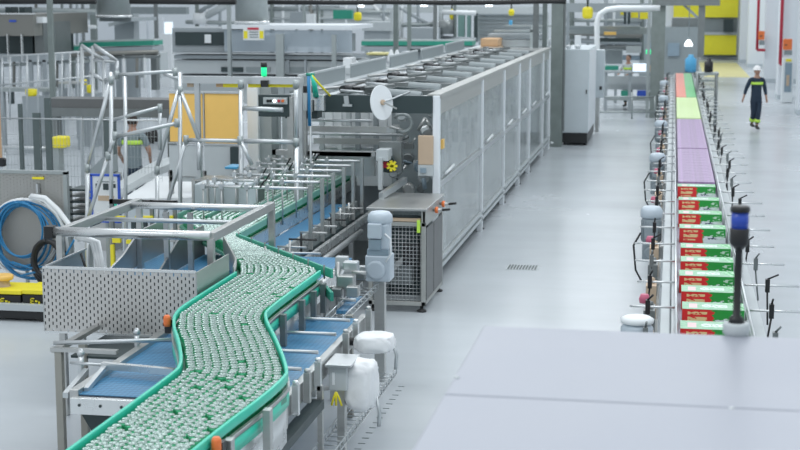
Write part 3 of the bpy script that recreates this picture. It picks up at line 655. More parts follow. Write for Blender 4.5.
# ================================================================ guide gantries
YG = [16.2, 16.78, 17.36, 17.95, 18.5, 19.05]
for i, y in enumerate(YG):
    t = thing('guide_gantry', 'steel rod gantry over the can lanes, %s' % ['nearest of the six', 'second of the six from the near end', 'third of the six from the near end', 'fourth of the six from the near end', 'fifth of the six, one before the packer', 'last of the six, right before the packer'][i], 'gantry', (-4.5, y, 1.0), 'rod gantries over the can lanes')
    z = 1.66; MB().tube((-5.2-.05*(i % 2), y, z), (-3.94, y, z), .016, 8).obj('crossbar', 'steel_light', t)
    MB().box(-3.965, -3.925, y-.02, y+.02, .97, z+.04).obj('post', 'steel', t)
    for k, x in enumerate((-5.2, -4.98, -4.7, -4.44)):
        x += random.uniform(-.04, .04); MB().tube((x, y, 1.15), (x, y, z+.05), .011, 6).obj('drop_rod', 'steel', t)
        MB().box(x-.025, x+.025, y-.025, y+.025, z-.03, z+.03).obj('clamp', 'tube', t)
    for k in range(3):
        x = random.uniform(-4.85, -4.5); MB().tube((x, y-.02, z+.0), (x+.06, y-.05, z+.09), .010, 6).obj('handle', 'black' if k == 2 else 'tube', t)
t = thing('lane_cabinet', 'row of grey side cabinets left of the can lanes', 'cabinet', (-5.9, 17, 0))
for i, (a, b) in enumerate(((194, 207), (208.5, 221), (223, 236), (238, 249))): fb(MB(), a, 184, b, 207, 16.9, .4).obj('door', 'greybox', t, bev=.01)
fb(MB(), 192, 181, 252, 240, 17.4, .6).obj('body', 'steel_dark', t)
for a in (193, 207.7, 222, 237): fb(MB(), a-1.5, 179, a+.8, 209, 16.8, .06).obj('post', 'steel', t)
# ================================================================ tray packer
MX0, MX1, MY0, MY1, MZ = -5.0, -3.0, 19.4, 37.4, 2.5
t = thing('tray_packer', 'long stainless packing machine with clear doors down the middle of the hall', 'machine', (-4, 28, 0))
PYs = [19.4, 24.0, 27.2, 30.0, 32.2, 35.6, 37.4]
for y in PYs: MB().box(MX1-.06, MX1+.03, y-.05, y+.05, .0 if y > 19.5 else 0, MZ).obj('post', 'wallwhite', t, bev=.006)
for i, (a, b) in enumerate(zip(PYs, PYs[1:])):
    MB().box(MX1-.03, MX1+.0, a+.05, b-.05, 2.24, MZ).obj('top_rail', 'dull_light', t)
    MB().box(MX1-.03, MX1+.025, a+.05, b-.05, 1.28, 1.36).obj('sill', 'tube', t)
    d = MB().box(MX1-.015, MX1-.003, a+.06, b-.06, 1.37, 2.24).obj('door', 'curtain', t)
    MB().tube((MX1+.03, a+.55, 1.42), (MX1+.03, a+1.3, 1.45), .018, 8).obj('handle', 'white', d)
    MB().extr([(MX1-.01, a+.1, .34), (MX1-.01, b-.12, .34), (MX1-.01, b-.2, 1.27), (MX1-.01, a+.1, 1.27)], (.008, 0, 0)).obj('door', 'curtain', t)
    for z in (.2, .3): MB().box(MX1-.05, MX1+.03, a, b, z-.025, z+.025).obj('bottom_rail', 'greylight', t)
    MB().lathe((MX1-.02, (a+.2), 0), [(.06, 0), (.06, .02), (.02, .04), (.02, .2)], 8).obj('foot', 'black', t)
MB().box(MX0, MX1-.05, MY0, MY1, .16, .3).obj('base_frame', 'steel_dark', t)
MB().box(MX0, MX0+.03, MY0, MY1, .3, 1.0).obj('rear_wall', 'steel', t); MB().box(MX0, MX1-.03, MY1-.03, MY1, .3, MZ).obj('end_wall', 'steel', t)
MB().box(MX0+.3, MX1-.25, MY0+1.5, MY1-.1, .3, 1.15).obj('machine_bed', 'hazegrey', t)
for k in range(16):
    y = 20.5+k*1.05; z = random.uniform(1.3, 1.7); MB().box(-4.3+random.uniform(-.2, .2), -3.35+random.uniform(-.1, .15), y, y+.5, 1.15, z).obj('head_unit', random.choice(['steel', 'steel_light', 'greylight', 'steel_dark', 'white']), t)
    MB().tube((-3.3, y, 1.2), (-3.3, y, 2.2), .03).obj('column', 'steel_light', t)
MB().box(-4.56, -3.06, 19.33, 19.39, 2.27, MZ).obj('front_fascia', 'slate', t, bev=.005)
m_ = random.Random(3)
for k in range(9): x = -4.9+k*.13; MB().box(x, x+.06, 20.7, 20.8, 1.9 if k % 2 else 1.4, 2.2).obj('inner_slat', m_.choice(['greylight', 'hazegrey', 'white']), t)
# roof: rails, pivoting covers and their struts
MB().box(MX0, MX0+.16, MY0, MY1, MZ-.06, MZ).obj('roof_rail', 'greylight', t); MB().box(-4.5, -4.38, MY0, MY1, MZ-.06, MZ).obj('roof_rail', 'greylight', t); MB().box(MX1-.14, MX1+.03, MY0, MY1, MZ-.04, MZ+.015).obj('roof_rail', 'dull_light', t)
MB().box(MX0+.5, MX1-.1, MY0+1.6, MY1, MZ-.16, MZ-.12).obj('roof_sheet', 'white', t)
for k in range(10):
    y = 20.2+k*1.72
    m = MB(); n = 8; pts = []
    for j in range(n+1): a = PI*j/n; pts.append((-3.9, y+.45+.13*math.cos(a), MZ-.09+.10*math.sin(a)))
    m.extr(pts, (.58, -.62, 0)); m.obj('pivot_cover', 'grey', t, bev=.02)
    MB().extr([(-4.2, y+.42, MZ-.115), (-3.5, y-.22, MZ-.115), (-3.5, y-.12, MZ-.115), (-4.2, y+.54, MZ-.115)], (0, 0, .05)).obj('roof_slot', 'slate', t); MB().box(-4.3, -3.2, y+.75, y+.85, MZ-.10, MZ-.03).obj('roof_strip', 'steel_dark', t); MB().box(-4.36, -4.2, y+.0, y+.3, MZ-.03, MZ+.05).obj('hinge_block', 'black', t); MB().tube((-4.3, y+.6, MZ+.0), (-3.9, y+.95, MZ+.02), .03, 8).obj('gas_spring', 'steel_dark', t)
    MB().tube((-4.34, y-.5, MZ+.05), (-4.38, y+.4, MZ+.03), .05, 10).obj('air_cylinder', 'steel_dark' if k % 2 else 'black', t); MB().tube((-4.34, y-.6, MZ+.04), (-4.0, y-.75, MZ+.03), .02, 6).obj('strut', 'tube', t)
    MB().tube((-4.75, y-.2, MZ+.03), (-4.42, y+.5, MZ+.03), .02, 6).obj('strut', 'steel', t)
for k in range(5):
    y = 20.0+k*3.4; MB().box(MX0-.03, MX0, y, y+2.9, MZ, MZ+.19).obj('rear_fin', 'grey', t); MB().box(MX0-.035, MX0+.005, y, y+2.9, MZ+.19, MZ+.22).obj('fin_cap', 'greylight', t)
# open infeed end: rails and mechanisms
for k, (py, xx) in enumerate(((120, -3.9), (128, -3.75), (133.5, -3.6), (140, -3.6), (147, -3.75))):
    Yk = 19.5+.35*k; a = PY(310, py, Yk); m = MB()
    if k % 2: m.box(-4.95, xx, Yk, Yk+.06, a[2]-.05, a[2]+.03)
    else: m.tube((-4.95, Yk, a[2]), (xx, Yk, a[2]), .02)
    m.obj('infeed_rail', 'tube' if k % 2 == 0 else 'steel', t)
MB().box(-4.95, -3.7, 20.95, 21.0, .9, 2.3).obj('inner_panel', 'white', t); MB().box(-5.0, -3.85, 19.42, 19.5, 1.42, 1.72).obj('infeed_apron', 'steel', t)
MB().box(-4.95, -3.85, 19.2, 19.32, 1.70, 1.76).obj('infeed_bar', 'tube', t)
MB().box(-3.8, -3.06, 20.4, 20.5, .4, 2.25).obj('inner_panel', 'grey', t)
rs = random.Random(5)
for k in range(46):
    x = rs.uniform(-3.75, -3.12); y = rs.uniform(19.5, 20.2); z = rs.uniform(1.15, 2.2); s = rs.uniform(.03, .09)
    m = MB()
    if k % 3 == 0: m.tube((x, y, z), (x+rs.uniform(-.2, .2), y, z+rs.uniform(-.2, .2)), s*.35, 8)
    elif k % 3 == 1: m.box(x-s, x+s, y, y+s, z-s*.6, z+s*.6)
    else: m.lathe((x, y, z), [(s*.7, 0), (s, .02), (s, .08), (s*.6, .1)], 12, 'y')
    m.obj('mechanism', rs.choice(['steel', 'steel_dark', 'steel_light', 'slate', 'greylight', 'steel', 'motor_dark']), t)
MB().path([(-3.5+.13*math.cos(a*.5), 19.55, 2.12+.12*math.sin(a*.5)) for a in range(-4, 6)], .022).obj('bent_pipe', 'galv', t)
MB().box(-3.75, -3.45, 19.2, 19.35, 1.5, 1.9).obj('drive_box', 'steel_dark', t); MB().lathe((-3.62, 19.12, 1.62), [(.11, 0), (.12, .03), (.11, .1)], 16, 'y').obj('hand_wheel', 'slate', t)
fb(MB(), 418, 135.5, 433, 165, 19.3, .05).obj('document_holder', 'tan', t, bev=.01); fb(MB(), 418, 165, 433, 176, 19.28, .08).obj('socket_box', 'greylight', t)
fb(MB(), 420, 168, 426, 173, 19.26, .02).obj('socket', 'motor_dark', t); fb(MB(), 440, 143, 445, 151, 19.45, .02)
MB().box(-2.995, -2.965, 19.62, 19.78, 1.78, 1.9).obj('warning_plate', 'orange', t)
m = MB(); cx, _, cz = PY(392, 166, 19.0)
for k in range(7): a = k*2*PI/7; m.bar((cx, 19.0, cz), (cx+.07*math.cos(a), 19.0, cz+.07*math.sin(a)), .035, .03)
m.obj('star_knob', 'yellow', t); fb(MB(), 382, 162, 387, 168, 19.02, .1).obj('stop_button', 'red', t)
fb(MB(), 376, 150, 388, 161, 18.9, .35).obj('bracket_plate', 'greylight', t); fb(MB(), 378, 158, 382, 190, 18.85, .08).obj('bracket_arm', 'greylight', t)
MB().bar(PY(381, 196, 18.3), PY(405, 180, 19.3), .06, .08).obj('support_arm', 'tube', t)
a = PY(272, 150, 19.2); b = PY(375, 157, 19.2); MB().box(a[0], b[0], 19.2, 19.3, b[2], a[2]).obj('infeed_beam', 'steel', t); MB().box(a[0], a[0]+.05, 19.2, 19.3, 0, a[2]).obj('beam_leg', 'steel', t)
# disc reel in front of the fascia
r = thing('disc_reel', 'round white disc reel mounted on the dark fascia of the packer', 'reel', PY(382, 103, 19.1))
c = Vector(PY(382, 102.5, 19.05)); nrm = Vector((.86, -.45, .1)).normalized(); a = nrm.orthogonal().normalized(); b = nrm.cross(a)
m = MB(); m.extr([c+.228*(a*math.cos(2*PI*k/40)+b*math.sin(2*PI*k/40)) for k in range(40)], nrm*-.012); m.obj('disc', 'white', r)
MB().tube(c, c+nrm*.03, .035, 14).obj('hub', 'tan', r); MB().bar(c+nrm*.03, c+nrm*.03+Vector((.17, .0, -.08)), .015, .02).obj('arm', 'steel', r)
MB().tube(c-nrm*.012, (c.x-.1, 19.36, c.z), .02).obj('spindle', 'steel', r); MB().tube(c, PY(410, 92, 19.5), .012).obj('tie_rod', 'tube', r)
MB().bar(PY(346, 96, 19.25), PY(347, 104, 19.25), .06, .03).bar(PY(343, 105, 19.25), PY(352, 105.5, 19.25), .04, .03).obj('door_latch', 'tube', t)
# ================================================================ caged drive cart
CX0, CX1, CY0, CY1, CZ = -3.56, -2.86, 17.55, 18.95, 1.27
t = thing('caged_drive_unit', 'low steel unit with wire mesh front beside the packer', 'machine', (-3.3, 18.5, 0))
MB().box(CX0-.02, CX1+.02, CY0-.02, CY1+.02, CZ-.03, CZ).obj('top_plate', 'steel', t, bev=.006)
m = MB()
for x in (CX0, CX1-.05):
    for y in (CY0, CY1-.05): m.box(x, x+.05, y, y+.05, .08, CZ-.03)
for z in (.08, 1.05): m.box(CX0, CX1, CY0, CY0+.05, z, z+.05).box(CX1-.05, CX1, CY0, CY1, z, z+.05)
m.obj('frame', 'dull_light', t, bev=.004)
m = MB()
for k in range(14): x = CX0+.06+k*.0445; m.tube((x, CY0+.02, .13), (x, CY0+.02, 1.05), .0035, 4)
for k in range(20): z = .15+k*.0465; m.tube((CX0+.05, CY0+.02, z), (CX1-.05, CY0+.02, z), .0035, 4)
m.obj('mesh_door', 'tube', t)
MB().box(CX0+.03, CX1-.06, CY0+.55, CY0+.6, .1, 1.1).obj('back_plate', 'slate', t)
MB().box(CX0+.1, CX0+.5, CY0+.2, CY0+.5, .3, .55).obj('drive', 'steel_dark', t); MB().bar((CX0+.1, CY0+.15, .35), (CX1-.15, CY0+.15, .75), .05, .06).obj('link_arm', 'steel', t); MB().box(CX1-.3, CX1-.1, CY0+.12, CY0+.3, .55, .8).obj('gear_housing', 'black', t)
for a, b in ((CY0+.08, CY0+.62), (CY0+.66, CY1-.07)): MB().box(CX1-.005, CX1+.004, a, b, .14, 1.02).obj('side_panel', 'duct_grey', t)
MB().box(CX0+.04, CX1-.06, CY0+.0, CY0+.03, 1.11, 1.15).obj('strip', 'tan', t); MB().box(CX1-.1, CX1-.06, CY0-.02, CY0, .98, 1.13).obj('tag', 'hivis', t)
MB().box(CX1-.03, CX1+.006, CY0, CY1, 1.10, CZ-.03).obj('side_band', 'dull_light', t)
for k, y in enumerate((18.1, 18.65)):
    MB().tube((CX1, y, 1.18), (CX1+.12, y, 1.18), .02).obj('valve', 'steel', t); MB().lathe((CX1+.03, y, 1.18), [(.03, 0), (.04, .01), (.04, .04)], 12, 'x').obj('valve_handle', 'orange_bright', t); MB().tube((CX1+.12, y, 1.18), (CX1+.22, y-.06, 1.2), .015).obj('nozzle', 'black', t)
for x in (CX0+.05, CX1-.05):
    for y in (CY0+.05, CY1-.05): MB().lathe((x, y, 0), [(.06, 0), (.06, .02), (.02, .035), (.02, .09)], 10).obj('foot', 'black', t)
m = MB()
for k in range(5): m.tube((CX0+.05, CY0-.008, 1.17+.012*k), (CX1-.08, CY0-.008, 1.17+.012*k), .003, 4)
m.obj('vent_wires', 'slate', t)
# ================================================================ upright motor by the cart, bagged motors
r = thing('gear_motor', 'large pale blue-grey gear motor standing upright before the caged drive unit', 'motor', (-2.86, 14.5, 1.0))
gx, gy = -2.78, 14.3
MB().box(gx-.13, gx+.12, gy-.12, gy+.12, 1.02, 1.28).lathe((gx-.02, gy-.12, 1.14), [(.09, -.03), (.10, 0)], 16, 'y').obj('gear_case', 'motor', r, bev=.025)
MB().box(gx-.11, gx+.10, gy-.11, gy+.11, 1.28, 1.34).obj('flange', 'motor_dark', r); MB().box(gx-.10, gx+.10, gy-.10, gy+.10, 1.32, 1.6).obj('motor_body', 'motor', r, bev=.03)
MB().box(gx-.10, gx+.04, gy-.15, gy-.09, 1.45, 1.6).obj('terminal_box', 'motor', r, bev=.012); MB().box(gx-.09, gx+.03, gy-.13, gy-.09, 1.34, 1.44).obj('name_plate', 'motor_dark', r)
MB().lathe((gx, gy, 1.59), [(.12, 0), (.125, .03), (.12, .08), (.09, .11), (.03, .12)], 24).obj('fan_cowl', 'motor', r)
MB().path([(gx+.07, gy-.12, 1.5), (gx+.13, gy-.13, 1.45), (gx+.13, gy-.13, 1.3), (gx+.08, gy-.12, 1.22)], .009).obj('cable', 'white', r)
MB().box(gx-.45, gx-.12, gy-.05, gy+.05, 1.05, 1.15).obj('drive_arm', 'tube', r)
MB().box(gx-.05, gx+.05, gy-.05, gy+.05, 0, 1.03).obj('pedestal', 'steel', r)
def bag(lab, c, s, grp):
    r = thing('bagged_motor', lab, 'motor', (c[0], c[1], c[2]), grp)
    me = bpy.data.meshes.new('plastic_bag'); bm = bmesh.new(); bmesh.ops.create_icosphere(bm, subdivisions=4, radius=1); rr = random.Random(int(c[1]*100))
    from mathutils import noise
    for v in bm.verts:
        n = v.co.normalized(); q = Vector([math.copysign(abs(k)**.55, k) for k in n]); d = 1+.10*noise.noise(n*2.5+Vector((c[1], 0, 0)))+.05*noise.noise(n*8)
        v.co = Vector((q.x*s[0], q.y*s[1], q.z*s[2]))*d
    for f in bm.faces: f.smooth = True
    bm.to_mesh(me); bm.free(); me.materials.append(M['plastic_bag']); o = bpy.data.objects.new('plastic_bag', me); COL.objects.link(o); o.parent = r; o.location = (0, 0, s[2])
    MB().tube((c[0]-s[0]*.8, c[1], c[2]+s[2]), (c[0]-s[0]*1.45, c[1], c[2]+s[2]), s[2]*.45, 14).obj('shaft_flange', 'black', r)
    MB().path([(c[0]+s[0]*.9, c[1], c[2]+.1), (c[0]+s[0]*1.15, c[1]-.02, c[2]-.02), (c[0]+s[0]*1.1, c[1]-.02, c[2]-.14)], .015).obj('cable_end', 'tube', r)
    return r
bag('motor wrapped in white plastic, the farther one of the two', (-2.40, 12.1, .83), (.165, .14, .08), 'motors wrapped in white plastic')
bag('motor wrapped in white plastic, the nearer taller one by the grey gearbox', (-2.38, 11.45, .52), (.13, .14, .20), 'motors wrapped in white plastic')
r = thing('gearbox', 'pale grey square gearbox with a steel cover left of the nearer bagged motor', 'gearbox', (-2.62, 11.2, .7))
MB().box(-2.61, -2.46, 11.27, 11.5, .70, .90).obj('case', 'greylight', r, bev=.01); MB().box(-2.63, -2.42, 11.22, 11.6, .90, .925).obj('cover', 'tube', r, bev=.006); MB().box(-2.58, -2.56, 11.265, 11.27, .75, .85).obj('label_plate', 'white', r)
MB().box(-2.56, -2.50, 11.35, 11.45, 0, .70).obj('pedestal', 'steel', r)
m = MB(); p = PY(336, 392, 11.2)
for dx in (-.02, .0, .025): m.path([p, (p[0]+dx, 11.2, p[2]-.05), (p[0]+dx*1.8, 11.2, p[2]-.11)], .009)
tag(m.obj('cable_ties', 'yellow'), 'yellow cable ties hanging under the grey gearbox', 'cable tie')
def wiretray(name, lab, p, q, wd, hh=.06, m_='tube', infill=None):
    p, q = Vector(p), Vector(q); d = (q-p); n = int(d.length/.12); s = Vector((d.y, -d.x, 0)).normalized()*wd/2; m = MB()
    for sg in (-1, 1):
        for z in (0, hh): m.tube(p+s*sg+Vector((0, 0, z)), q+s*sg+Vector((0, 0, z)), .006, 5)
    for k in range(n+1):
        c = p+d*k/n; m.tube(c-s, c+s, .005, 5); m.tube(c-s, c-s+Vector((0, 0, hh)), .005, 5); m.tube(c+s, c+s+Vector((0, 0, hh)), .005, 5)
    o = m.obj(name, m_); tag(o, lab, 'cable tray'); return o
wiretray('cable_tray', 'wire basket cable tray running along the floor below the bagged motors', (-2.52, 8.5, .33), (-2.52, 13.3, .33), .17)
wiretray('cable_tray', 'short wire basket tray rising behind the turquoise rail toward the blue-grey motor', (-2.93, 12.9, .88), (-2.86, 14.2, .95), .16)
tag(MB().box(-2.98, -2.88, 13.2, 13.9, .9, .93).obj('blue_insert', 'belt_blue'), 'blue strip lying in the short wire basket tray', 'strip')
t = thing('valve_station', 'cluster of grey valves and bent pipes between turquoise rail and the large motor', 'valves', (-3.0, 13.5, 0))
for k, (px, py, Yk, s) in enumerate(((350, 268, 13.6, .07), (345, 283, 13.4, .08), (352, 292, 13.3, .06), (336, 293, 13.3, .05), (341, 262, 13.9, .06), (360, 276, 13.9, .05))):
    c = PY(px, py, Yk); MB().box(c[0]-s, c[0]+s, Yk, Yk+s*1.6, c[2]-s*.8, c[2]+s*.8).obj('valve_block', ['tube', 'steel', 'steel', 'steel_dark', 'greylight', 'steel_dark'][k], t, bev=.01)
for k, (a, b) in enumerate((((338, 262), (338, 310)), ((343, 270), (330, 310)), ((352, 272), (366, 273)), ((334, 300), (356, 300)), ((325, 295), (325, 318)))): MB().tube(PY(*a, 13.5), PY(*b, 13.5), .016).obj('pipe', 'tube' if k % 2 else 'steel', t)
MB().box(-3.1, -3.04, 13.45, 13.52, 0, 1.1).obj('stand', 'steel', t)
# floor drains
t = thing('floor_drain', 'small slotted drain set in the floor of the open aisle', 'drain', (-2.1, 20.9, 0))
a = PZ(508, 271, 0); MB().box(-2.22, -1.77, 20.6, 21.0, .0005, .004).obj('frame', 'greylight', t)
for k in range(10): MB().box(-2.20+k*.042, -2.178+k*.042, 20.63, 20.97, .004, .007).obj('slot', 'slate', t)
m = MB()
t = thing('floor_drain', 'faint row of short slots in the floor right of the wire basket tray', 'drain', (-2.5, 12.1, 0))
for k in range(14): MB().box(-2.56, -2.50, 12.0+k*.16, 12.02+k*.16, .0005, .004).obj('slot', 'grey', t)
# ================================================================ left side: pegboard, hoses, tool cases
YP = 17.6
t = thing('pegboard_panel', 'grey perforated panel standing on the floor at the far left with hoses hung on it', 'panel', (PY(20, 300, YP)[0], YP, 0))
a = PY(-25, 170, YP); b = PY(70, 300, YP); MB().box(a[0], b[0], YP, YP+.03, .35, a[2]).obj('sheet', 'peg', t); MB().box(a[0]+.02, b[0]-.02, YP+.032, YP+.04, .36, a[2]-.02).obj('hole_shade', 'slate', t)  # dark sheet added behind the panel so its holes read as shaded
MB().box(a[0], b[0]+.02, YP-.02, YP+.05, a[2]-.03, a[2]+.01).box(b[0]-.03, b[0]+.02, YP-.02, YP+.05, 0, a[2]).obj('frame', 'galv', t); MB().box(b[0]-.6, b[0]-.57, YP+.03, YP+.08, 0, .4).obj('leg', 'galv', t)
fb(MB(), 32, 177, 43.5, 179.5, YP-.03, .02).obj('label_strip', 'yellow', t); fb(MB(), 36, 184, 38, 197, YP-.08, .07).obj('hook', 'tube', t)
def coil(name, lab, mt, c, rx, rz, n, r, jit, yy, cat='hose', parts=None):
    rr = random.Random(n*7+int(rx*100)); m = MB()
    for k in range(n):
        f = 1-.05*k+rr.uniform(-jit, jit)*.3; dx = rr.uniform(-jit, jit); dz = rr.uniform(-jit, 0)-.04*k*jit
        m.path([(c[0]+dx+rx*f*math.cos(a), yy-.02-k*.012, c[2]+rz*(1-f)+dz*.5+rz*f*math.sin(a)) for a in [2*PI*j/36+1.57 for j in range(37)]], r, 7)
    return tag(m.obj(name, mt), lab, cat)
c = PY(28, 240, YP-.12)
coil('air_hose', 'blue air hose coiled in big loops on the pegboard', 'blue_hose', c, .44, .50, 8, .013, .11, YP-.1)
coil('air_hose', 'white hose looped just outside the blue hose coil on the pegboard', 'white', (c[0]-.01, 0, c[2]+.02), .50, .50, 4, .014, .05, YP-.06)
tag(MB().path([PY(31, 196, YP-.14), PY(45, 198, YP-.14), PY(58, 210, YP-.14), PY(70, 226, YP-.2), PY(80, 240, YP-.3)], .035).path([PY(29, 197, YP-.15), PY(44, 201, YP-.15), PY(57, 214, YP-.15), PY(66, 232, YP-.15), PY(68, 252, YP-.15)], .02).obj('air_hose', 'white'), 'thick white hose bundle sweeping right from the pegboard hook', 'hose')
c2 = PY(50, 262, YP-.25); coil('cable_coil', 'black cable coil hanging low beside the blue hose', 'black', c2, .22, .28, 5, .03, .03, YP-.26, 'cable')
tag(MB().path([PY(12, 262, YP-.3), PY(30, 268, YP-.3), PY(50, 266, YP-.3), PY(66, 255, YP-.3), PY(74, 240, YP-.35)], .014).path([PY(20, 276, YP-.32), PY(36, 272, YP-.32), PY(60, 274, YP-.32)], .014).obj('air_hose', 'blue_hose'), 'loose blue hose ends trailing below the coil', 'hose')
t = thing('case_trolley', 'low trolley with dark chassis on the floor under the pegboard', 'trolley', (PY(20, 318, 17)[0], 17, 0))
a = PY(-15, 305, 16.2); b = PY(47, 312, 16.2); MB().box(a[0], b[0], 16.2, 16.9, .13, .205).obj('platform', 'greylight', t); MB().box(a[0], b[0], 16.24, 16.85, .03, .13).obj('chassis', 'black', t)
for x in (a[0]+.1, b[0]-.1): MB().lathe((x, 16.25, .05), [(.05, 0), (.05, .04)], 12, 'y').obj('wheel', 'rubber', t)
def case(rect, lab):
    r = thing('tool_case', lab, 'case', PY((rect[0]+rect[2])/2, rect[3], 16.3)); fb(MB(), *rect, 16.3, .45).obj('body', 'black', r, bev=.015)
    fb(MB(), rect[0]-.3, rect[1]-5, rect[2]+.3, rect[1]+.5, 16.28, .49).obj('lid', 'yellow', r, bev=.01)
    y0 = rect[3]-8; x0 = rect[0]+8; m = MB()
    fb(m, x0, y0, x0+4, y0+1.2, 16.285, .012); fb(m, x0, y0, x0+1.2, y0+6, 16.285, .012); fb(m, x0, y0+5, x0+4, y0+6, 16.285, .012); fb(m, x0, y0+2.6, x0+3.4, y0+3.6, 16.285, .012); fb(m, x0+5, y0+2.5, x0+7.2, y0+4.2, 16.285, .012); fb(m, x0+8.2, y0+3.5, x0+9.6, y0+6, 16.285, .012); m.obj('mark', 'yellow', r)
case((22, 294.5, 46, 306), 'black tool case with yellow lid, right one of the pair under the hoses'); case((-8, 294.5, 21, 306), 'black tool case with yellow lid, left one of the pair, under the yellow spool')
r = thing('hose_spool', 'yellow spool sitting on the left tool case', 'spool', PY(5, 290, 16.5)); p = PY(3, 289.3, 16.5)
MB().lathe(p, [(.16, 0), (.15, .02), (.09, .04), (.08, .10), (.09, .12)], 20).obj('core', 'tan', r); MB().lathe((p[0], p[1], p[2]+.12), [(.12, 0), (.13, .02), (.13, .05), (.11, .06)], 20).obj('top_flange', 'orange', r)
# ================================================================ mesh fence and beam
t = thing('mesh_fence', 'dark posted wire mesh fence across the left middle of the hall', 'fence', (PY(60, 250, 22)[0], 22, 0)); YF = 22.
for px, w_, y0 in ((19, .05, 104), (35.5, .11, 113), (46.5, .09, 98), (107, .12, 118), (113, .05, 118)):
    x, _, z = PY(px, y0, YF); MB().box(x-w_/2, x+w_/2, YF, YF+.07, 0, z).obj('post', 'fence_paint', t)
m = MB(); x0 = PY(-8, 100, YF)[0]; x1 = PY(160, 100, YF)[0]; zt = PY(60, 119, YF)[2]
k = x0
while k < x1: m.tube((k, YF+.02, .15), (k, YF+.02, zt), .0028, 3); k += .055
for j in range(int((zt-.2)/.16)): m.tube((x0, YF+.02, .2+j*.16), (x1, YF+.02, .2+j*.16), .0028, 3)
m.obj('wire_mesh', 'galv', t); MB().tube((x0, YF, zt), (x1, YF, zt), .014).obj('top_rail', 'tube', t)
t = thing('cross_beam', 'wide dark grey beam housing running across behind the mesh fence', 'beam', PY(110, 118, 25)); a = PY(46, 98.5, 25); b = PY(176, 118, 25)
MB().box(a[0], b[0], 25, 25.6, b[2], a[2]).obj('housing', 'duct_grey', t); MB().box(a[0], b[0], 24.97, 25, b[2], b[2]+.15).obj('lower_lip', 'steel_dark', t)
for x in (a[0]+.1, b[0]-.15): MB().box(x-.05, x+.05, 25.1, 25.3, 0, b[2]).obj('support', 'steel_dark', t)
r = thing('side_rail', 'round light rail low behind the fence at the far left', 'rail', PY(20, 147, 24)); MB().tube(PY(-8, 147, 24), PY(57, 148.5, 24), .03).obj('rail', 'tube', r)
x = PY(54, 147, 24)[0]; MB().tube((x, 24, 0), (x, 24, PY(54, 147, 24)[2]), .03).obj('post', 'tube', r); x = PY(4, 147, 24)[0]; MB().tube((x, 24, 0), (x, 24, PY(4, 147, 24)[2]), .03).obj('post', 'tube', r)
tag(fb(MB(), 50, 137, 64, 148.5, 23.6, .3).obj('plastic_bin', 'yellow', bev=.03), 'yellow bin seen through the mesh fence', 'bin')
x = PY(57, 148, 23.7); tag(MB().box(x[0]-.05, x[0]+.05, 23.65, 23.85, 0, PY(57, 148.5, 23.6)[2]).obj('bin_post', 'galv'), 'short post carrying the yellow bin', 'post')
tag(fb(MB(), -14, 75, -1, 165, 20.5, .12).obj('cardboard_stack', 'card'), 'brown cardboard stack cut by the left edge of the picture', 'cardboard'); 
tag(fb(MB(), -14, 165, -1, 250, 20.45, .2).obj('stack_base', 'greybox'), 'grey base under the brown cardboard at the left edge', 'base')
tag(fb(MB(), -8, 158, 4, 167, 20.0, .1).obj('dark_box', 'black', bev=.02), 'small black box in front of the cardboard at the left edge', 'box')
t = thing('grey_hopper', 'grey angular hopper between mesh fence and the blue framed notice', 'hopper', PY(98, 200, 21)); p = [PY(88, 172, 21), PY(102, 158, 21), PY(104, 175, 21), PY(92, 176, 21)]; MB().extr(p, (0, .6, 0)).obj('shell', 'grey', t); x = PY(97, 176, 21)
MB().box(x[0]-.2, x[0]+.2, 21.1, 21.5, 0, x[2]).obj('stand', 'steel', t)
# blue framed notice
YN = 17.4
t = thing('notice_board', 'white notice in a thin blue frame behind the scaffold tubes', 'notice', PY(106, 215, YN)); a = PY(91.5, 175, YN); b = PY(119.5, 222, YN)
MB().box(a[0], b[0], YN, YN+.02, b[2], a[2]).obj('sheet', 'white', t)
m = MB().box(a[0]-.015, a[0]+.01, YN-.01, YN+.03, b[2], a[2]).box(b[0]-.01, b[0]+.015, YN-.01, YN+.03, b[2], a[2]).box(a[0]-.015, b[0]+.015, YN-.01, YN+.03, a[2]-.012, a[2]+.015).box(a[0]-.015, b[0]+.015, YN-.01, YN+.03, b[2]-.012, b[2]+.012); m.obj('frame', 'blue', t)
for r_, mm in (((97, 181, 115, 182.5), 'grey'), ((95.5, 183.5, 98.5, 189), 'slate'), ((103, 183.5, 108.5, 190), 'slate'), ((113, 184, 115.5, 188), 'slate'), ((98, 195.5, 114, 201), 'tan'), ((113, 203, 117, 207), 'teal'), ((88, 191, 91, 193), 'blue'), ((88, 197, 91, 199), 'blue')): fb(MB(), *r_, YN-.006, .006).obj('print_block', mm, t)
MB().box(a[0]+.15, a[0]+.19, YN+.03, YN+.07, 0, b[2]+.1).obj('stand', 'galv', t)
t = thing('wire_shelf', 'stack of dark wire shelves between pegboard and notice', 'shelf', PY(76, 230, 18.2))
for k in range(8): a = PY(69, 190+k*6, 18.2); b = PY(90, 190+k*6, 18.2); MB().box(a[0], b[0], 18.2, 18.6, a[2]-.012, a[2]+.012).obj('shelf', 'steel' if k % 2 else 'slate', t)
for px in (70, 89): x = PY(px, 200, 18.2)[0]; MB().box(x-.02, x+.02, 18.2, 18.24, 0, PY(px, 186, 18.2)[2]).obj('post', 'galv', t)
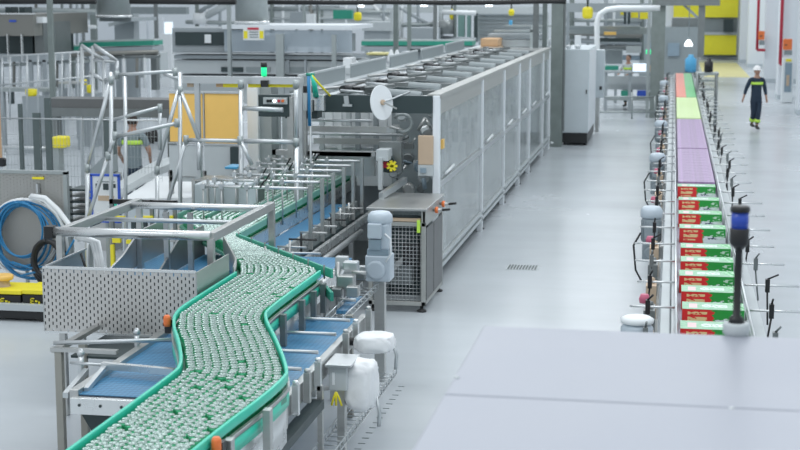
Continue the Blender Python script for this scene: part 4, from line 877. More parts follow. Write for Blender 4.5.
# white topped work platform
t = thing('white_platform', 'low pale platform behind the scaffold tubes', 'platform', (PY(165, 200, 20)[0], 20, 0)); zt = .95
q = [PZ(122, 199, zt), PZ(218, 197, zt), PZ(212, 178, zt), PZ(158, 176, zt)]; MB().extr([(p[0], p[1], zt-.06) for p in q], (0, 0, .06)).obj('top', 'white', t)
for i in (0, 1, 2, 3): MB().box(q[i][0]-.04+(.06 if i in (0, 3) else -.06), q[i][0]+.04+(.06 if i in (0, 3) else -.06), q[i][1], q[i][1]+.08, 0, zt-.06).obj('leg', 'steel', t)
MB().box(q[0][0], q[1][0], q[0][1]-.02, q[0][1], .2, zt-.06).obj('skirt', 'greybox', t)
MB().extr([PZ(120, 198, zt), PZ(160, 175, zt), PZ(200, 160, zt+.02), PZ(200, 156, zt+.02), PZ(155, 168, zt), PZ(118, 190, zt)], (0, 0, .12)).obj('ramp_side', 'greylight', t)
YS = 19.8
# person behind the fence
person('person', 'person seen from behind in grey shirt with lime band, behind the scaffold tubes', (PY(134, 190, 24.3)[0], 24.3, 0), PI+.1, ((.27, -.02, 1.17), (.24, -.2, 1.0)), ((-.28, -.02, 1.16), (-.25, -.2, 1.0)), ((.1, -.02, .5), (.1, .02, .095)), ((-.1, -.02, .5), (-.1, .02, .095)), 'shirt_grey', 'navy', 'hair', short=True)
# ================================================================ scaffold tube handrails
def rails(name, lab, segs, Y, r=.032, joints=(), m_='tube', cat='handrail'):
    t = thing(name, lab, cat, (PY(*segs[0][0], Y)[0], Y, 0))
    for (a, b) in segs:
        MB().tube(PY(*a, Y), PY(*b, Y), r, 12).obj('tube', m_, t)
    for j in joints: p = Vector(PY(*j, Y)); MB().tube(p-Vector((0, 0, .05)), p+Vector((0, 0, .05)), r*1.3, 12).obj('clamp', 'galv', t)
    return t
def foot(px, py, Y, r=.032): p = PY(px, py, Y); return ((px, py), (px-.0, py+ (p[2]/Y*1500)))
rails('scaffold_handrail', 'leftmost aluminium tube handrail bending down toward the notice', [((111, 80), (87.5, 167)), ((87.5, 167), (86.5, 300)), ((111, 72), (111.5, 300))], 17.0, .025, [(87.5, 168), (111, 80)])
rails('scaffold_handrail', 'inclined tube handrail crossing in front of the person in grey', [((115, 137), (178, 123)), ((115, 137), (109, 153)), ((109, 153), (88, 219)), ((88, 219), (88, 300))], 16.7, .024, [(115, 136), (108, 156), (177, 123)])
rails('scaffold_handrail', 'long top tube rail left of the orange panels', [((116, 75), (177, 71)), ((125, 76), (126.5, 300)), ((113, 120), (160, 107)), ((160, 107), (160, 150))], 17.2, .022, [(117, 75), (175, 72), (160, 108)])
rails('scaffold_trestle', 'tall tube trestle before the orange panels', [((180, 72), (180.5, 300)), ((178.5, 90), (157, 168)), ((157, 168), (157.5, 300)), ((181, 92), (200, 142)), ((186, 140), (164, 216)), ((186, 140), (242, 141)), ((199, 142), (199, 170)), ((241, 142), (252, 165))], 17.5, .025, [(180, 90), (157, 170), (186, 139.5), (240, 140.5)], cat='trestle')
rails('scaffold_trestle', 'square tube portal right of the orange panels carrying the long rail', [((241, 83), (241.5, 330)), ((296, 83), (296.5, 143)), ((296.5, 143), (297, 325)), ((243, 108), (283, 110)), ((164, 73), (181, 80)), ((241, 141), (296, 142))], 17.9, .03, [(241, 84), (296, 84), (296, 142)], cat='trestle')
t = thing('safety_light_beam', 'long pale rail with yellow stripe and green status lamp above the orange panels', 'rail', PY(240, 83, 18.1))
a = PY(181, 80, 18.1); b = PY(302, 80, 18.1); MB().box(a[0], b[0], 18.1, 18.2, a[2]-.04, a[2]+.045).obj('rail', 'tube', t)
for r_ in ((223, 83, 242, 87.5), (248, 83, 261, 87.5), (268, 83, 296, 87.5)): fb(MB(), *r_, 18.15, .03).obj('yellow_strip', 'yellow', t)
fb(MB(), 216, 83, 223, 87, 18.15, .03).obj('end_piece', 'card', t); fb(MB(), 187, 82, 193, 87, 18.15, .03).obj('end_piece', 'tan', t)
p = PY(264, 76, 18.3); MB().lathe(p, [(.036, 0), (.036, .09), (.034, .11)], 16).obj('green_lens', 'lamp_green', t); MB().lathe((p[0], p[1], p[2]+.11), [(.04, 0), (.04, .06)], 16).obj('cap', 'black', t); fb(MB(), 260.5, 80.5, 267.5, 87, 18.05, .05).obj('lamp_base', 'black', t); MB().tube((p[0], p[1], a[2]), (p[0], p[1], p[2]), .015).obj('stem', 'black', t)
for px in (196, 299): x = PY(px, 80, 18.1)[0]; MB().box(x-.03, x+.03, 18.12, 18.18, 0, a[2]-.04).obj('post', 'tube', t)
rails('stair_handrail', 'pair of bright slanted stair rails with rungs left of the hall centre', [((81, 45), (104, 60.5)), ((94, 45), (117, 61)), ((90, 72), (107, 83)), ((104, 60), (104, 207)), ((93, 46), (93, 207)), ((117, 61), (117, 80)), ((82, 46), (83, 207)), ((93, 60), (117, 62)), ((104, 80), (116, 78))], 26, .034, ())
# ================================================================ orange panels and control box
YO = 20.6
t = thing('orange_guard', 'two orange guard panels with pale frame and grey lower sheets', 'guard', PY(205, 200, YO))
MB
for r_ in ((169, 93.5, 203, 142), (204.5, 93.5, 240, 143.5)): fb(MB(), *r_, YO, .03).obj('orange_panel', 'orange', t)
for r_ in ((168, 91, 241, 93.5), (203, 93, 204.5, 144), (168, 142.5, 241, 145), (239.5, 91, 241.5, 240)): fb(MB(), *r_, YO-.02, .06).obj('frame', 'tube', t)
for r_ in ((169, 145, 203, 182), (204, 145, 239, 182)): fb(MB(), *r_, YO, .03).obj('lower_panel', 'greylight', t)
fb(MB(), 170, 176, 239, 178, YO-.03, .03).obj('frame', 'steel', t)
fb(MB(), 230, 147, 239.5, 168, YO-.06, .05).obj('screen_box', 'slate', t)
for px in (170, 204, 240): x = PY(px, 150, YO)[0]; MB().box(x-.03, x+.03, YO, YO+.06, 0, 1.3).obj('leg', 'steel', t)
tag(fb(MB(), 224.5, 166.5, 236.5, 169.5, 18.3, .3).obj('blue_tray', 'blue_light', bev=.01), 'small blue tray on the rods right of the platform', 'tray')
t = thing('white_column', 'white square column with grey side behind the control box', 'column', PY(254, 200, 21)); a = PY(247, 90, 21)[0]; b = PY(257.5, 90, 21)[0]
MB().box(a, b, 21, 21.4, 0, 2.62).obj('front', 'white', t); c = PY(271, 90, 21.1)[0]; MB().box(b, c, 21.1, 21.5, 0, 2.6).obj('side_duct', 'galv', t)
t = thing('grey_partition', 'pale grey partition sheets between the column and the packer', 'partition', PY(285, 200, 21.5))
for r_ in ((272, 112, 281, 175), (282, 112, 292, 175), (293, 112, 304, 175)): fb(MB(), *r_, 21.5, .04).obj('sheet', 'greylight', t)
x = PY(284, 150, 21.5)[0]; MB().box(x-.4, x-.34, 21.55, 21.6, 0, 1.6).box(x+.3, x+.36, 21.55, 21.6, 0, 1.6).obj('leg', 'steel', t)
YC = 18.75
t = thing('control_box', 'dark control box with lit green and red buttons beside the hanging hoses', 'control box', PY(273, 106, YC))
fb(MB(), 258, 94.5, 289, 117, YC+.03, .12).obj('back_plate', 'slate', t, bev=.01); fb(MB(), 263, 97.5, 287, 104.5, YC, .04).obj('button_panel', 'greylight', t, bev=.005)
for px, mm in ((267.5, 'black'), (270.5, 'black'), (274.2, 'led'), (278.5, 'red'), (282.5, 'orange_bright')): p = PY(px, 101, YC-.02); MB().lathe(p, [(.018, -.0), (.02, .02)], 12, 'y').obj('button', mm, t)
MB().box(PY(286, 110, YC)[0], PY(292, 110, YC)[0], YC+.05, YC+.15, .3, 2.5).obj('post', 'steel', t)
t = thing('pneumatic_manifold', 'small valve manifold with steel plate where the coloured hoses end', 'manifold', PY(308, 112, YC+.2))
for r_, mm in (((300, 94, 307, 111), 'greylight'), ((307.5, 100, 313, 112), 'steel_dark'), ((314, 95, 324, 111), 'steel_light'), ((299, 86, 311, 93), 'black'), ((290, 96, 298, 114), 'slate'), ((312, 94, 318, 99), 'greylight')): fb(MB(), *r_, YC+.25, .1).obj('block', mm, t, bev=.006)
MB().box(-4.98, -4.55, 19.1, 19.38, 2.2, 2.42).obj('cable_gland_bar', 'slate', t)
x = PY(303, 110, YC+.3)[0]; MB().box(x-.04, x+.04, YC+.3, YC+.38, 0, 2.4).obj('post', 'steel', t)
m = MB().path([PY(308.5, 76, YC), PY(309, 95, YC), PY(309.5, 126, YC)], .022); tag(m.obj('air_hose', 'blue_hose'), 'thick blue hose hanging straight down beside the control box', 'hose')
m = MB()
for k in range(3): m.path([PY(311, 75.5, YC+.02), PY(313+k*1.5, 85, YC+.02), PY(314+k*2, 97, YC+.1)], .012)
tag(m.obj('air_hose', 'teal'), 'bundle of thin turquoise hoses fanning down to the manifold', 'hose')
tag(MB().path([PY(312, 75.5, YC+.04), PY(320, 85, YC+.1), PY(330, 95.5, YC+.3)], .014).obj('air_hose', 'yellow'), 'thin yellow hose slanting down right to the packer', 'hose')
t = thing('hose_hanger', 'thin upright hanger carrying the coloured hoses', 'hanger', PY(310, 76, YC+.1)); a = PY(310, 74.5, YC+.1); MB().tube((a[0], a[1], 0), a, .014, 8).obj('pole', 'tube', t); MB().tube((a[0]-.05, a[1], a[2]), (a[0]+.06, a[1], a[2]), .02, 8).obj('hook', 'teal_dark', t)
# yellow bits on floor level frame behind the tube frame
t = thing('yellow_frame_stand', 'small black and yellow stand inside the tube frame', 'stand', PY(130, 240, 15.9))
for r_, mm in (((110, 216, 124, 220.5), 'yellow'), ((135, 216, 152, 220), 'yellow'), ((164, 216, 172, 220), 'yellow'), ((120, 205, 125, 212), 'yellow'), ((112, 238, 120, 243), 'yellow'), ((126, 240, 131, 244), 'yellow'), ((131, 222, 136, 250), 'slate'), ((142, 222, 147, 250), 'slate'), ((110, 245, 114, 268), 'yellow'), ((146, 238, 150, 252), 'yellow')): fb(MB(), *r_, 16.0, .05).obj('bracket', mm, t)
MB().box(PY(108, 230, 16)[0], PY(175, 230, 16)[0], 16.06, 16.12, 1.45, 1.5).obj('crossbar', 'black', t)
for px in (110, 150, 173): x = PY(px, 230, 16)[0]; MB().box(x-.02, x+.02, 16.06, 16.1, 0, 1.5).obj('leg', 'steel_dark', t)
# ================================================================ cabinet and column past the packer
t = thing('electrical_cabinet', 'tall pale electrical cabinet on a dark plinth past the end of the packer', 'cabinet', (-2.5, 38, 0))
a = PZ(562, 143, 0); b = PZ(586, 148, 0); Yc = 38.4; x0 = PY(562, 100, Yc)[0]; x1 = PY(588.5, 100, Yc)[0]
MB().box(x0, x1, Yc, Yc+3.4, .32, 2.44).obj('body', 'greybox', t, bev=.015); MB().box(x0+.01, x1-.02, Yc+.02, Yc+3.3, .06, .32).obj('plinth', 'black', t); MB().box(x1, x1+.012, Yc+.06, Yc+3.3, .36, 2.4).obj('door', 'wallwhite', t)
MB().box(x0+.03, x1-.03, Yc-.012, Yc, .36, 2.4).obj('door', 'greybox', t); MB().box(x1-.07, x1-.04, Yc-.03, Yc-.01, 1.32, 1.42).obj('handle', 'black', t)
for dx in (.12, .35): MB().lathe((x0+dx, Yc+.4, 2.44), [(.06, 0), (.06, .05), (.09, .06), (.02, .1)], 12).obj('lifting_eye', 'white', t)
MB().box(x0+.2, x0+.35, Yc+1.5, Yc+1.8, 2.44, 2.75).obj('roof_lamp', 'white', t)
for x in (x0+.06, x1-.08): MB().lathe((x, Yc+.2, 0), [(.05, 0), (.05, .02), (.02, .03), (.02, .07)], 8).obj('foot', 'black', t)
t = thing('side_cabinet', 'narrow grey wall cabinet fixed to the right of the tall electrical cabinet', 'cabinet', (x1+.3, 41.9, 0)); a = PY(592.5, 50, 42); b = PY(603.5, 98, 42)
MB().box(a[0], b[0], 42, 42.6, b[2], a[2]).obj('body', 'greybox', t, bev=.01); MB().box(a[0]+.1, a[0]+.2, 42.2, 42.4, 0, b[2]).obj('leg', 'steel', t); MB().box(b[0]-.12, b[0]-.05, 41.98, 42, 1.2, 1.3).obj('lock', 'black', t)
t = thing('bent_duct', 'white curved duct rising from behind the electrical cabinet', 'duct', PY(597, 50, 44)); MB().path([PY(597, 132, 44), PY(597, 52, 44), PY(597, 22, 44), PY(600, 14, 44), PY(607, 9.5, 44), PY(618, 8, 44), PY(660, 8, 44)], .08, 14).obj('duct', 'white', t)
t = thing('steel_column', 'mottled steel column at the far right end of the packer', 'column', PZ(556, 155, 0)); xx = PY(556.5, 80, 37.9)[0]
MB().box(xx-.15, xx+.15, 37.9, 38.2, 0, 6.5).obj('column', 'column_paint', t); MB().box(xx+.16, xx+.2, 37.95, 38.1, .4, 6.5).obj('cable_duct', 'steel_dark', t)
tag(MB().path([PY(548, 138, 38), PY(552, 143, 37.9), PY(558, 142, 38), PY(560, 132, 38.2)], .03).obj('cable', 'white'), 'white cable loop on the floor by the steel column', 'cable')
# ================================================================ background, middle depth
def machine(name, lab, cat, Y, boxes, legs=(), dep=1.5, loc=None):
    """boxes: (part, material, photo rectangle, set-back, depth)"""
    r0 = boxes[0][2]; t = thing(name, lab, cat, (PY((r0[0]+r0[2])/2, r0[3], Y)[0], Y, 0))
    for part, mm, r_, off, dp in boxes: fb(MB(), *r_, Y+off, dp).obj(part, mm, t)
    for px, top in legs: p = PY(px, top, Y+.1); MB().box(p[0]-.05, p[0]+.05, Y+.1, Y+.2, 0, p[2]).obj('leg', 'hazegrey', t)
    return t
machine('filling_machine', 'long glazed filling machine with a warning sign, across the middle of the hall', 'machine', 36, [
    ('bed', 'greylight', (174, 60, 352, 75), .2, 2.2), ('sill', 'tube', (172, 52.5, 352, 55), -.05, .3), ('slot_panel', 'hazegrey', (174, 55, 350, 60), .1, 2.0),
    ('hood', 'hazegrey', (172, 28, 228, 52.5), .3, 2.0), ('window', 'slate', (175, 32, 226, 45.5), .25, .06), ('glass', 'guard', (224, 30, 352, 52.5), 0, .05), ('inner_machine', 'motor_dark', (285, 34, 330, 47), .8, .8), ('inner_machine', 'hazegrey', (232, 36, 280, 52), .9, .8), ('inner_machine', 'grey', (334, 34, 349, 52), .8, .8),
    ('roof', 'wallwhite', (222, 25, 352, 29.5), -.1, 2.6), ('lower_panel', 'greylight', (174, 75, 352, 105), .3, 2.0),
    ('window', 'slate', (221, 67, 243, 72), .15, .06), ('window', 'grey', (246, 67, 270, 72), .15, .06), ('window', 'grey', (287, 67, 304, 72), .15, .06), ('window', 'grey', (310, 67, 330, 72), .15, .06), ('paper', 'white', (204.5, 34.5, 211, 43), .2, .04),
    ('post', 'galv', (275.5, 34, 284, 95), -.4, .1), ('post', 'galv', (331.5, 35, 336, 95), -.4, .1), ('post', 'galv', (226.5, 3, 231, 78), -.6, .12), ('rail', 'tube', (174, 72.5, 350, 75), -.1, .1), ('post', 'hazegrey', (286, 60, 289, 75), 0, .1), ('post', 'hazegrey', (304, 60, 306, 75), 0, .1)], [(180, 100), (260, 100), (345, 100)])
t = thing('warning_sign', 'pale warning sign with red header on the glazed filling machine', 'sign', PY(253, 40, 35.5)); fb(MB(), 243, 27, 264, 40.2, 35.6, .03).obj('board', 'white', t); fb(MB(), 247.5, 27.6, 258.5, 29.8, 35.58, .02).obj('header', 'red', t)
for a in (243.6, 259.5): fb(MB(), a, 31, a+3.8, 38.5, 35.58, .02).obj('symbol', 'yellow', t)
for k in range(3): fb(MB(), 249.5, 31.5+k*2.6, 258, 32.5+k*2.6, 35.58, .02).obj('text_line', 'grey', t)
for (x0, x1, yb, Yv, lab) in ((98, 130, 17.5, 44, 'large stainless vertical duct above the far left machines'), (236, 268, 24, 37, 'large stainless vertical duct rising from the glazed filling machine')):
    p = PY((x0+x1)/2, yb, Yv); r_ = (PY(x1, yb, Yv)[0]-PY(x0, yb, Yv)[0])/2; t = thing('vertical_duct', lab, 'duct', p)
    MB().lathe(p, [(r_, 0), (r_, 4)], 28).obj('duct', 'galv', t); MB().lathe(p, [(r_*1.08, 0), (r_*1.08, .08)], 28).obj('flange', 'steel_light', t)
p = PY(123, 17, 46); t = thing('support_column', 'pale column with bracket under the far left duct', 'column', (p[0], 46, 0)); MB().box(p[0]-.3, p[0]+.35, 46, 46.5, 0, p[2]+.1).obj('column', 'hazegrey', t); MB().bar(PY(109, 25, 45.8), PY(135, 19, 45.8), .1, .1).obj('bracket', 'greylight', t); MB().box(PY(98, 17, 44)[0], PY(130, 17, 44)[0], 44.1, 46.4, PY(110, 17.5, 44)[2]-.12, PY(110, 17.5, 44)[2]-.01).obj('arm', 'hazegrey', t)
# black cable run high over the hall
t = thing('overhead_cable_run', 'black cable run crossing high along the top of the picture', 'cable', PY(300, 2, 34))
MB().path([PY(-8, 1.5, 34), PY(60, 1.2, 34), PY(96, 1.3, 34)], .07).obj('cable', 'black', t); MB().path([PY(130, 1.2, 34), PY(180, 1.5, 34), PY(236, 1.8, 34)], .07).obj('cable', 'black', t)
MB().path([PY(268, 2.2, 34), PY(330, 2.5, 34), PY(372, 2.6, 34), PY(376, 1.8, 34), PY(440, 2.8, 34), PY(500, 2.4, 34), PY(545, 1.2, 34), PY(566, 1.6, 34)], .055).obj('cable', 'black', t)
for px in (60, 180, 330, 470): p = PY(px, 2, 34); MB().tube(p, (p[0], 34, 7), .015, 6).obj('hanger', 'galv', t)
# left far stainless washer
machine('bottle_washer', 'big stainless hooded machine at the far upper left', 'machine', 40, [
    ('hood', 'dull_steel', (-8, 14, 34, 36), 0, 4), ('opening', 'slate', (-8, 36, 33, 54), .6, 3), ('bed', 'hazegrey', (-8, 54, 46, 62), .1, 3), ('post', 'steel_light', (6.5, 34, 8.5, 62), -.1, .1), ('post', 'steel_light', (20.5, 34, 22.5, 62), -.1, .1), ('side_frame', 'steel_dark', (34, 22, 44, 54), .6, 2), ('light_panel', 'white', (35, 17, 43, 23), .2, .3), ('fan', 'slate', (5, 7, 11, 14), .4, .5), ('fan', 'slate', (19, 7, 25, 14), .4, .5), ('plate', 'blue', (9, 20, 16, 22), -.03, .02), ('edge', 'steel_light', (-8, 13, 34, 14.5), -.05, .1)], [(0, 60), (30, 60), (44, 60)])
machine('exit_sign_panel', 'pale panel with two lit green tiles at the far left', 'sign', 60, [('panel', 'hazegrey', (50, 17, 57, 52), 0, .2), ('lit_tile', 'lamp_sign', (51, 31.5, 56, 34.3), -.05, .04), ('lit_tile', 'lamp_sign', (51, 35, 56, 38), -.05, .04)], [(53, 50)])
# elevated green can conveyors far left and centre
def farconv(lab, x0, x1, y0, Y, slope=0, legs=6, w=.9):
    t = thing('elevated_can_conveyor', lab, 'conveyor', (PY((x0+x1)/2, y0, Y)[0], Y, 0)); a = Vector(PY(x0, y0, Y)); b = Vector(PY(x1, y0-slope, Y))
    m = MB(); m.bar(a, b, w, .14); m.obj('green_guide', 'teal_dark', t); MB().bar(a-Vector((0, 0, .18)), b-Vector((0, 0, .18)), w+.1, .16).obj('side_frame', 'hazegrey', t); m = MB().bar(a+Vector((0, 0, .09)), b+Vector((0, 0, .09)), w-.25, .05); m.obj('can_row', 'greylight', t)
    for k in range(legs): q = a.lerp(b, (k+.5)/legs); MB().box(q.x-.05, q.x+.05, q.y-.4, q.y-.3, 0, q.z-.25).obj('leg', 'wallwhite' if k % 2 else 'hazegrey', t)
    return t
farconv('far elevated can conveyor with green guide, left behind the stair rails', 85, 158, 44.5, 44, 2)
farconv('far can conveyor with green guide beside the stainless hooded machine', 42, 84, 49, 46, 1, 4)
farconv('far elevated can conveyor with green guide behind the packer roof', 364, 474, 43, 50, 0, 6)
machine('cabinet_row', 'row of pale upright cabinets below the far elevated can conveyor', 'cabinets', 47, [('cabinet', 'greylight', (112+k*10, 53, 120.5+k*10, 78), (k % 3)*.2, .8) for k in range(5)]+[('cabinet', 'hazegrey', (120, 54, 131, 76), .5, .6), ('panel', 'steel_dark', (148, 56, 157, 90), -1, .3)])
rails('guard_railing', 'pale post railing in front of the stainless hooded machine', [((-8, 57), (80, 52)), ((-8, 86), (92, 76))]+[((px, 57-(px+8)*.055), (px, 120)) for px in (2, 10, 27, 38, 55, 62, 70, 78)], 33, .022, (), cat='railing')
machine('walkway_step', 'low steel step with dark legs under the pale railing', 'step', 35, [('deck', 'galv', (-6, 88, 48, 92), 0, .6), ('leg', 'slate', (8, 92, 13, 104), 0, .1), ('leg', 'slate', (26, 92, 31, 104), 0, .1), ('deck', 'steel', (58, 82, 80, 84), 0, .5)], [(60, 84), (78, 84), (2, 92), (46, 92)])
for r_, Yv, lab in (((26, 89, 37, 96), 34.2, 'yellow bucket by the low step, leftmost of three yellow items'), ((80, 79.5, 87, 85), 38, 'yellow box below the slanted stair rails'), ((87, 85, 93, 93), 36, 'yellow upright bottle below the slanted stair rails')):
    p = PY((r_[0]+r_[2])/2, r_[3], Yv); wv = (PY(r_[2], r_[3], Yv)[0]-PY(r_[0], r_[3], Yv)[0])/2; hh = (r_[3]-r_[1])*Yv/1500
    o = MB().lathe(p, [(wv*.8, 0), (wv, .05), (wv, hh), (wv*.7, hh*1.08)], 14).obj('yellow_container', 'yellow'); tag(o, lab, 'container')
    o = MB().box(p[0]-.2, p[0]+.2, Yv-.1, Yv+.3, 0, p[2]).obj('plinth', 'hazegrey'); tag(o, 'grey plinth under the '+lab.split(',')[0], 'plinth')
for (px, Yv), _lb in zip(((95, 37), (101, 37), (133, 37), (140, 37.5), (148, 37), (153, 37.5)), ('leftmost', 'second from the left', 'third from the left', 'fourth from the left', 'fifth from the left', 'rightmost')):
    p = PY(px, 95, Yv); o = MB().lathe((p[0], Yv, 0), [(.13, 0), (.14, .02), (.14, p[2]*.0+.12), (.08, .3)], 12).obj('floor_castor', 'rubber'); tag(o, 'small black castor on the far floor, %s of six' % _lb, 'castor', 'black castors on the far floor')
# far wall panels, pillars and services on the left
for k, (x0, x1, mm) in enumerate(((70, 81, 'wallwhite'), (83, 96, 'wallwhite'), (134, 147, 'wallwhite'), (150, 163, 'wallwhite'), (58, 68, 'greylight'))):
    o = fb(MB(), x0, 17, x1, 56, 74, .3).obj('wall_panel', mm); tag(o, '%s pale tall panel on the far left background wall' % ['first', 'second', 'third', 'fourth', 'greyest'][k]+' counted from the left' if k < 4 else 'greyest tall panel beside the lit green tiles, far left', 'panel', 'tall pale panels in the far left')
for px, w_, Yv, lab in ((48.6, .10, 30, 'grey pole standing at the far left before the washer'), (92, .22, 58, 'tall grey-brown pillar behind the stair rails'), (155, .14, 60, 'thin dark pillar with a red mark left of the filling machine'), (70, .1, 60, 'thin dark upright left of the pillar'), (82, .1, 60, 'thin dark upright nearest the pillar'),
        (395.5, .12, 40, 'thin pale pole rising behind the packer roof'), (409, .12, 48, 'white pole right of the packer hose area'), (435, .12, 50, 'white pole beside the dark green posts'), (536, .14, 40, 'dark thin pole at the end of the packer roof'), (545, .12, 40.5, 'pale thin pole next to the mottled column')):
    p = PY(px, 0, Yv); o = MB().box(p[0]-w_/2, p[0]+w_/2, Yv, Yv+w_, 0, 6.5).obj('pole', 'steel_dark' if 'dark' in lab else 'column_paint'); tag(o, lab, 'pole')
o = fb(MB(), 160, 22, 172, 34, 88, .2).obj('roof_window', 'screen'); tag(o, 'bright window patch left of the filling machine', 'window'); o = fb(MB(), 160, 34, 172, 88, 60, .4).obj('pale_cabinet', 'white'); tag(o, 'white cabinet under the bright window patch', 'cabinet')
# long grey service beams high up
def hbeam(x0, x1, y, h, Yv, mm, lab):
    a = PY(x0, y, Yv); b = PY(x1, y, Yv); o = MB().box(a[0], b[0], Yv, Yv+.4, a[2]-h, a[2]).obj('service_beam', mm); tag(o, lab, 'beam')
hbeam(-8, 96, 8, .45, 62, 'hazegrey', 'long grey service beam high at the far left'); hbeam(130, 186, 7, .3, 62, 'grey', 'short grey service beam between the two vertical ducts'); hbeam(-8, 98, 16, .18, 70, 'greylight', 'pale lower service beam high at the far left')
hbeam(268, 395, 9, .2, 64, 'greylight', 'pale service beam above the glazed filling machine'); hbeam(396, 545, 6.5, .25, 60, 'greylight', 'pale service beam above the packer'); hbeam(566, 655, 3.2, .3, 52, 'hazegrey', 'grey service beam above the tall electrical cabinet'); hbeam(558, 655, 27, .25, 56, 'galv', 'grey rail behind the tall electrical cabinet')
# centre background machines
machine('stacked_frames_machine', 'pale framed machine with tilted hoppers behind the filling machine', 'machine', 56, [
    ('hopper', 'hazegrey', (364, 31, 390, 42), 0, 2), ('hopper', 'hazegrey', (408, 28, 434, 42), 0, 2), ('cover', 'greylight', (362, 22, 392, 31), -.2, 2), ('frame', 'greylight', (390, 10, 393, 60), 0, .3), ('frame', 'wallwhite', (433, 6, 437, 60), 0, .3), ('bed', 'grey', (364, 42, 440, 46), .4, 2), ('wall', 'greylight', (268, 8, 400, 26), 6, .3), ('tank', 'hazegrey', (290, 12, 304, 26), 2, 1), ('tank', 'white', (306, 14, 314, 25), 2, 1), ('frame', 'steel_dark', (316, 5, 318, 26), 1, .2), ('frame', 'teal_dark', (333, 10, 352, 19), 3, .3), ('frame', 'galv', (302, 3, 304.5, 26), 1, .2)], [(366, 46), (400, 46), (438, 46)])
machine('low_machine', 'low jumbled grey machine just behind the packer roof', 'machine', 42, [('bed', 'grey', (364, 56, 392, 70), 0, 1), ('cover', 'yellow_floor', (366, 53, 388, 55), .2, .8), ('block', 'steel_dark', (372, 60, 386, 64), -.1, .2), ('block', 'slate', (410, 49, 432, 52), 0, .8), ('bed', 'hazegrey', (400, 52, 470, 60), .2, 1.2), ('block', 'greylight', (434, 46, 442, 54), -.1, .5)], [(370, 70), (388, 70), (440, 58)])
machine('white_valve_unit', 'white upright valve unit left of the packer roof rail', 'machine', 30, [('body', 'white', (343, 58, 352, 80), 0, .4), ('head', 'greylight', (344, 68, 351, 74), -.1, .2), ('arm', 'tan', (352, 74, 360, 79), 0, .2)], [(347, 78)])
for px in (391, 397): p = PY(px, 62, 36); o = MB().box(p[0]-.12, p[0]+.12, 36, 36.3, 0, p[2]).lathe(p, [(.12, 0), (.1, .1), (.02, .3)], 12).obj('cone_post', 'white'); tag(o, 'white cone topped post on the machine behind the packer, %s one' % ('left' if px < 394 else 'right'), 'post')
machine('green_posts_machine', 'dark green posts framing a louvred grey wall in the centre background', 'machine', 60, [('post', 'teal_grey', (458, 10, 464, 60), 0, .3), ('post', 'teal_grey', (467, 10, 470, 60), 0, .3), ('louvre_wall', 'greylight', (476, 12, 548, 42), 1, .3)]+[('louvre', 'hazegrey', (478, 14+k*4, 547, 15+k*4), .9, .1) for k in range(7)]+[('blue_valve', 'blue_light', (509, 20, 512, 26), -.2, .2), ('arch', 'slate', (474, 13, 477, 42), -.1, .2)], [(480, 42), (540, 42)])
machine('conveyor_table', 'long flat grey conveyor table beyond the packer with a brown box on it', 'table', 44, [('top', 'greylight', (467, 48.5, 548, 50.5), 0, 3), ('side', 'grey', (468, 50.5, 547, 53), .1, 2.8), ('frame', 'galv', (494, 30, 545, 32), 1, .3), ('frame', 'hazegrey', (488, 34, 545, 37), 1.5, .8), ('frame', 'galv', (505, 25, 552, 27), 2, .2), ('post', 'galv', (530, 25, 533, 48), 1, .2), ('plate', 'greylight', (500, 40, 548, 47), 1.2, 1)], [(470, 53), (540, 53)])
tag(fb(MB(), 480.5, 38.5, 498, 46.5, 44.2, 1.2).obj('cardboard_box', 'card', bev=.03), 'brown cardboard box on the flat table beyond the packer', 'box'); tag(fb(MB(), 480, 46.5, 499, 48.5, 44.1, 1.4).obj('slip_sheet', 'tan'), 'tan sheet under the brown cardboard box', 'sheet')
for r_, Yv, lab in (((449, 9, 454, 20), 58, 'leftmost'), ((582, 7, 592.5, 19), 50, 'largest, above the tall electrical cabinet,'), ((353, 12, 361, 21), 58, 'one above the filling machine roof,'), ((508, 9, 514, 16), 58, 'small one above the brown box,')):
    p = PY((r_[0]+r_[2])/2, r_[3], Yv); wv = (r_[2]-r_[0])*Yv/3000; hh = (r_[3]-r_[1])*Yv/1500; t = thing('yellow_hanging_bag', 'yellow hanging sign block high in the background, '+lab.rstrip(','), 'yellow block', p, 'yellow blocks hanging in the background')
    MB().box(p[0]-wv, p[0]+wv, Yv, Yv+.3, p[2], p[2]+hh).obj('block', 'yellow', t, bev=.1); MB().tube((p[0], Yv+.1, p[2]+hh), (p[0], Yv+.1, 7), .03, 6).obj('hanger', 'slate', t)
for px in (349, 424, 490, 361+265): pass
for (px, py, lab) in ((361, 7, 'left'), (424, 6.5, 'middle'), (489, 6.5, 'right')):
    p = PY(px, py, 66); t = thing('ceiling_spot_lamp', 'small bright hanging lamp above the packer, %s one' % lab, 'lamp', p); MB().lathe(p, [(.16, 0), (.14, .1), (.05, .2)], 12).obj('shade', 'led', t); MB().tube((p[0], p[1], p[2]+.2), (p[0], p[1], 7), .02, 6).obj('stem', 'grey', t)
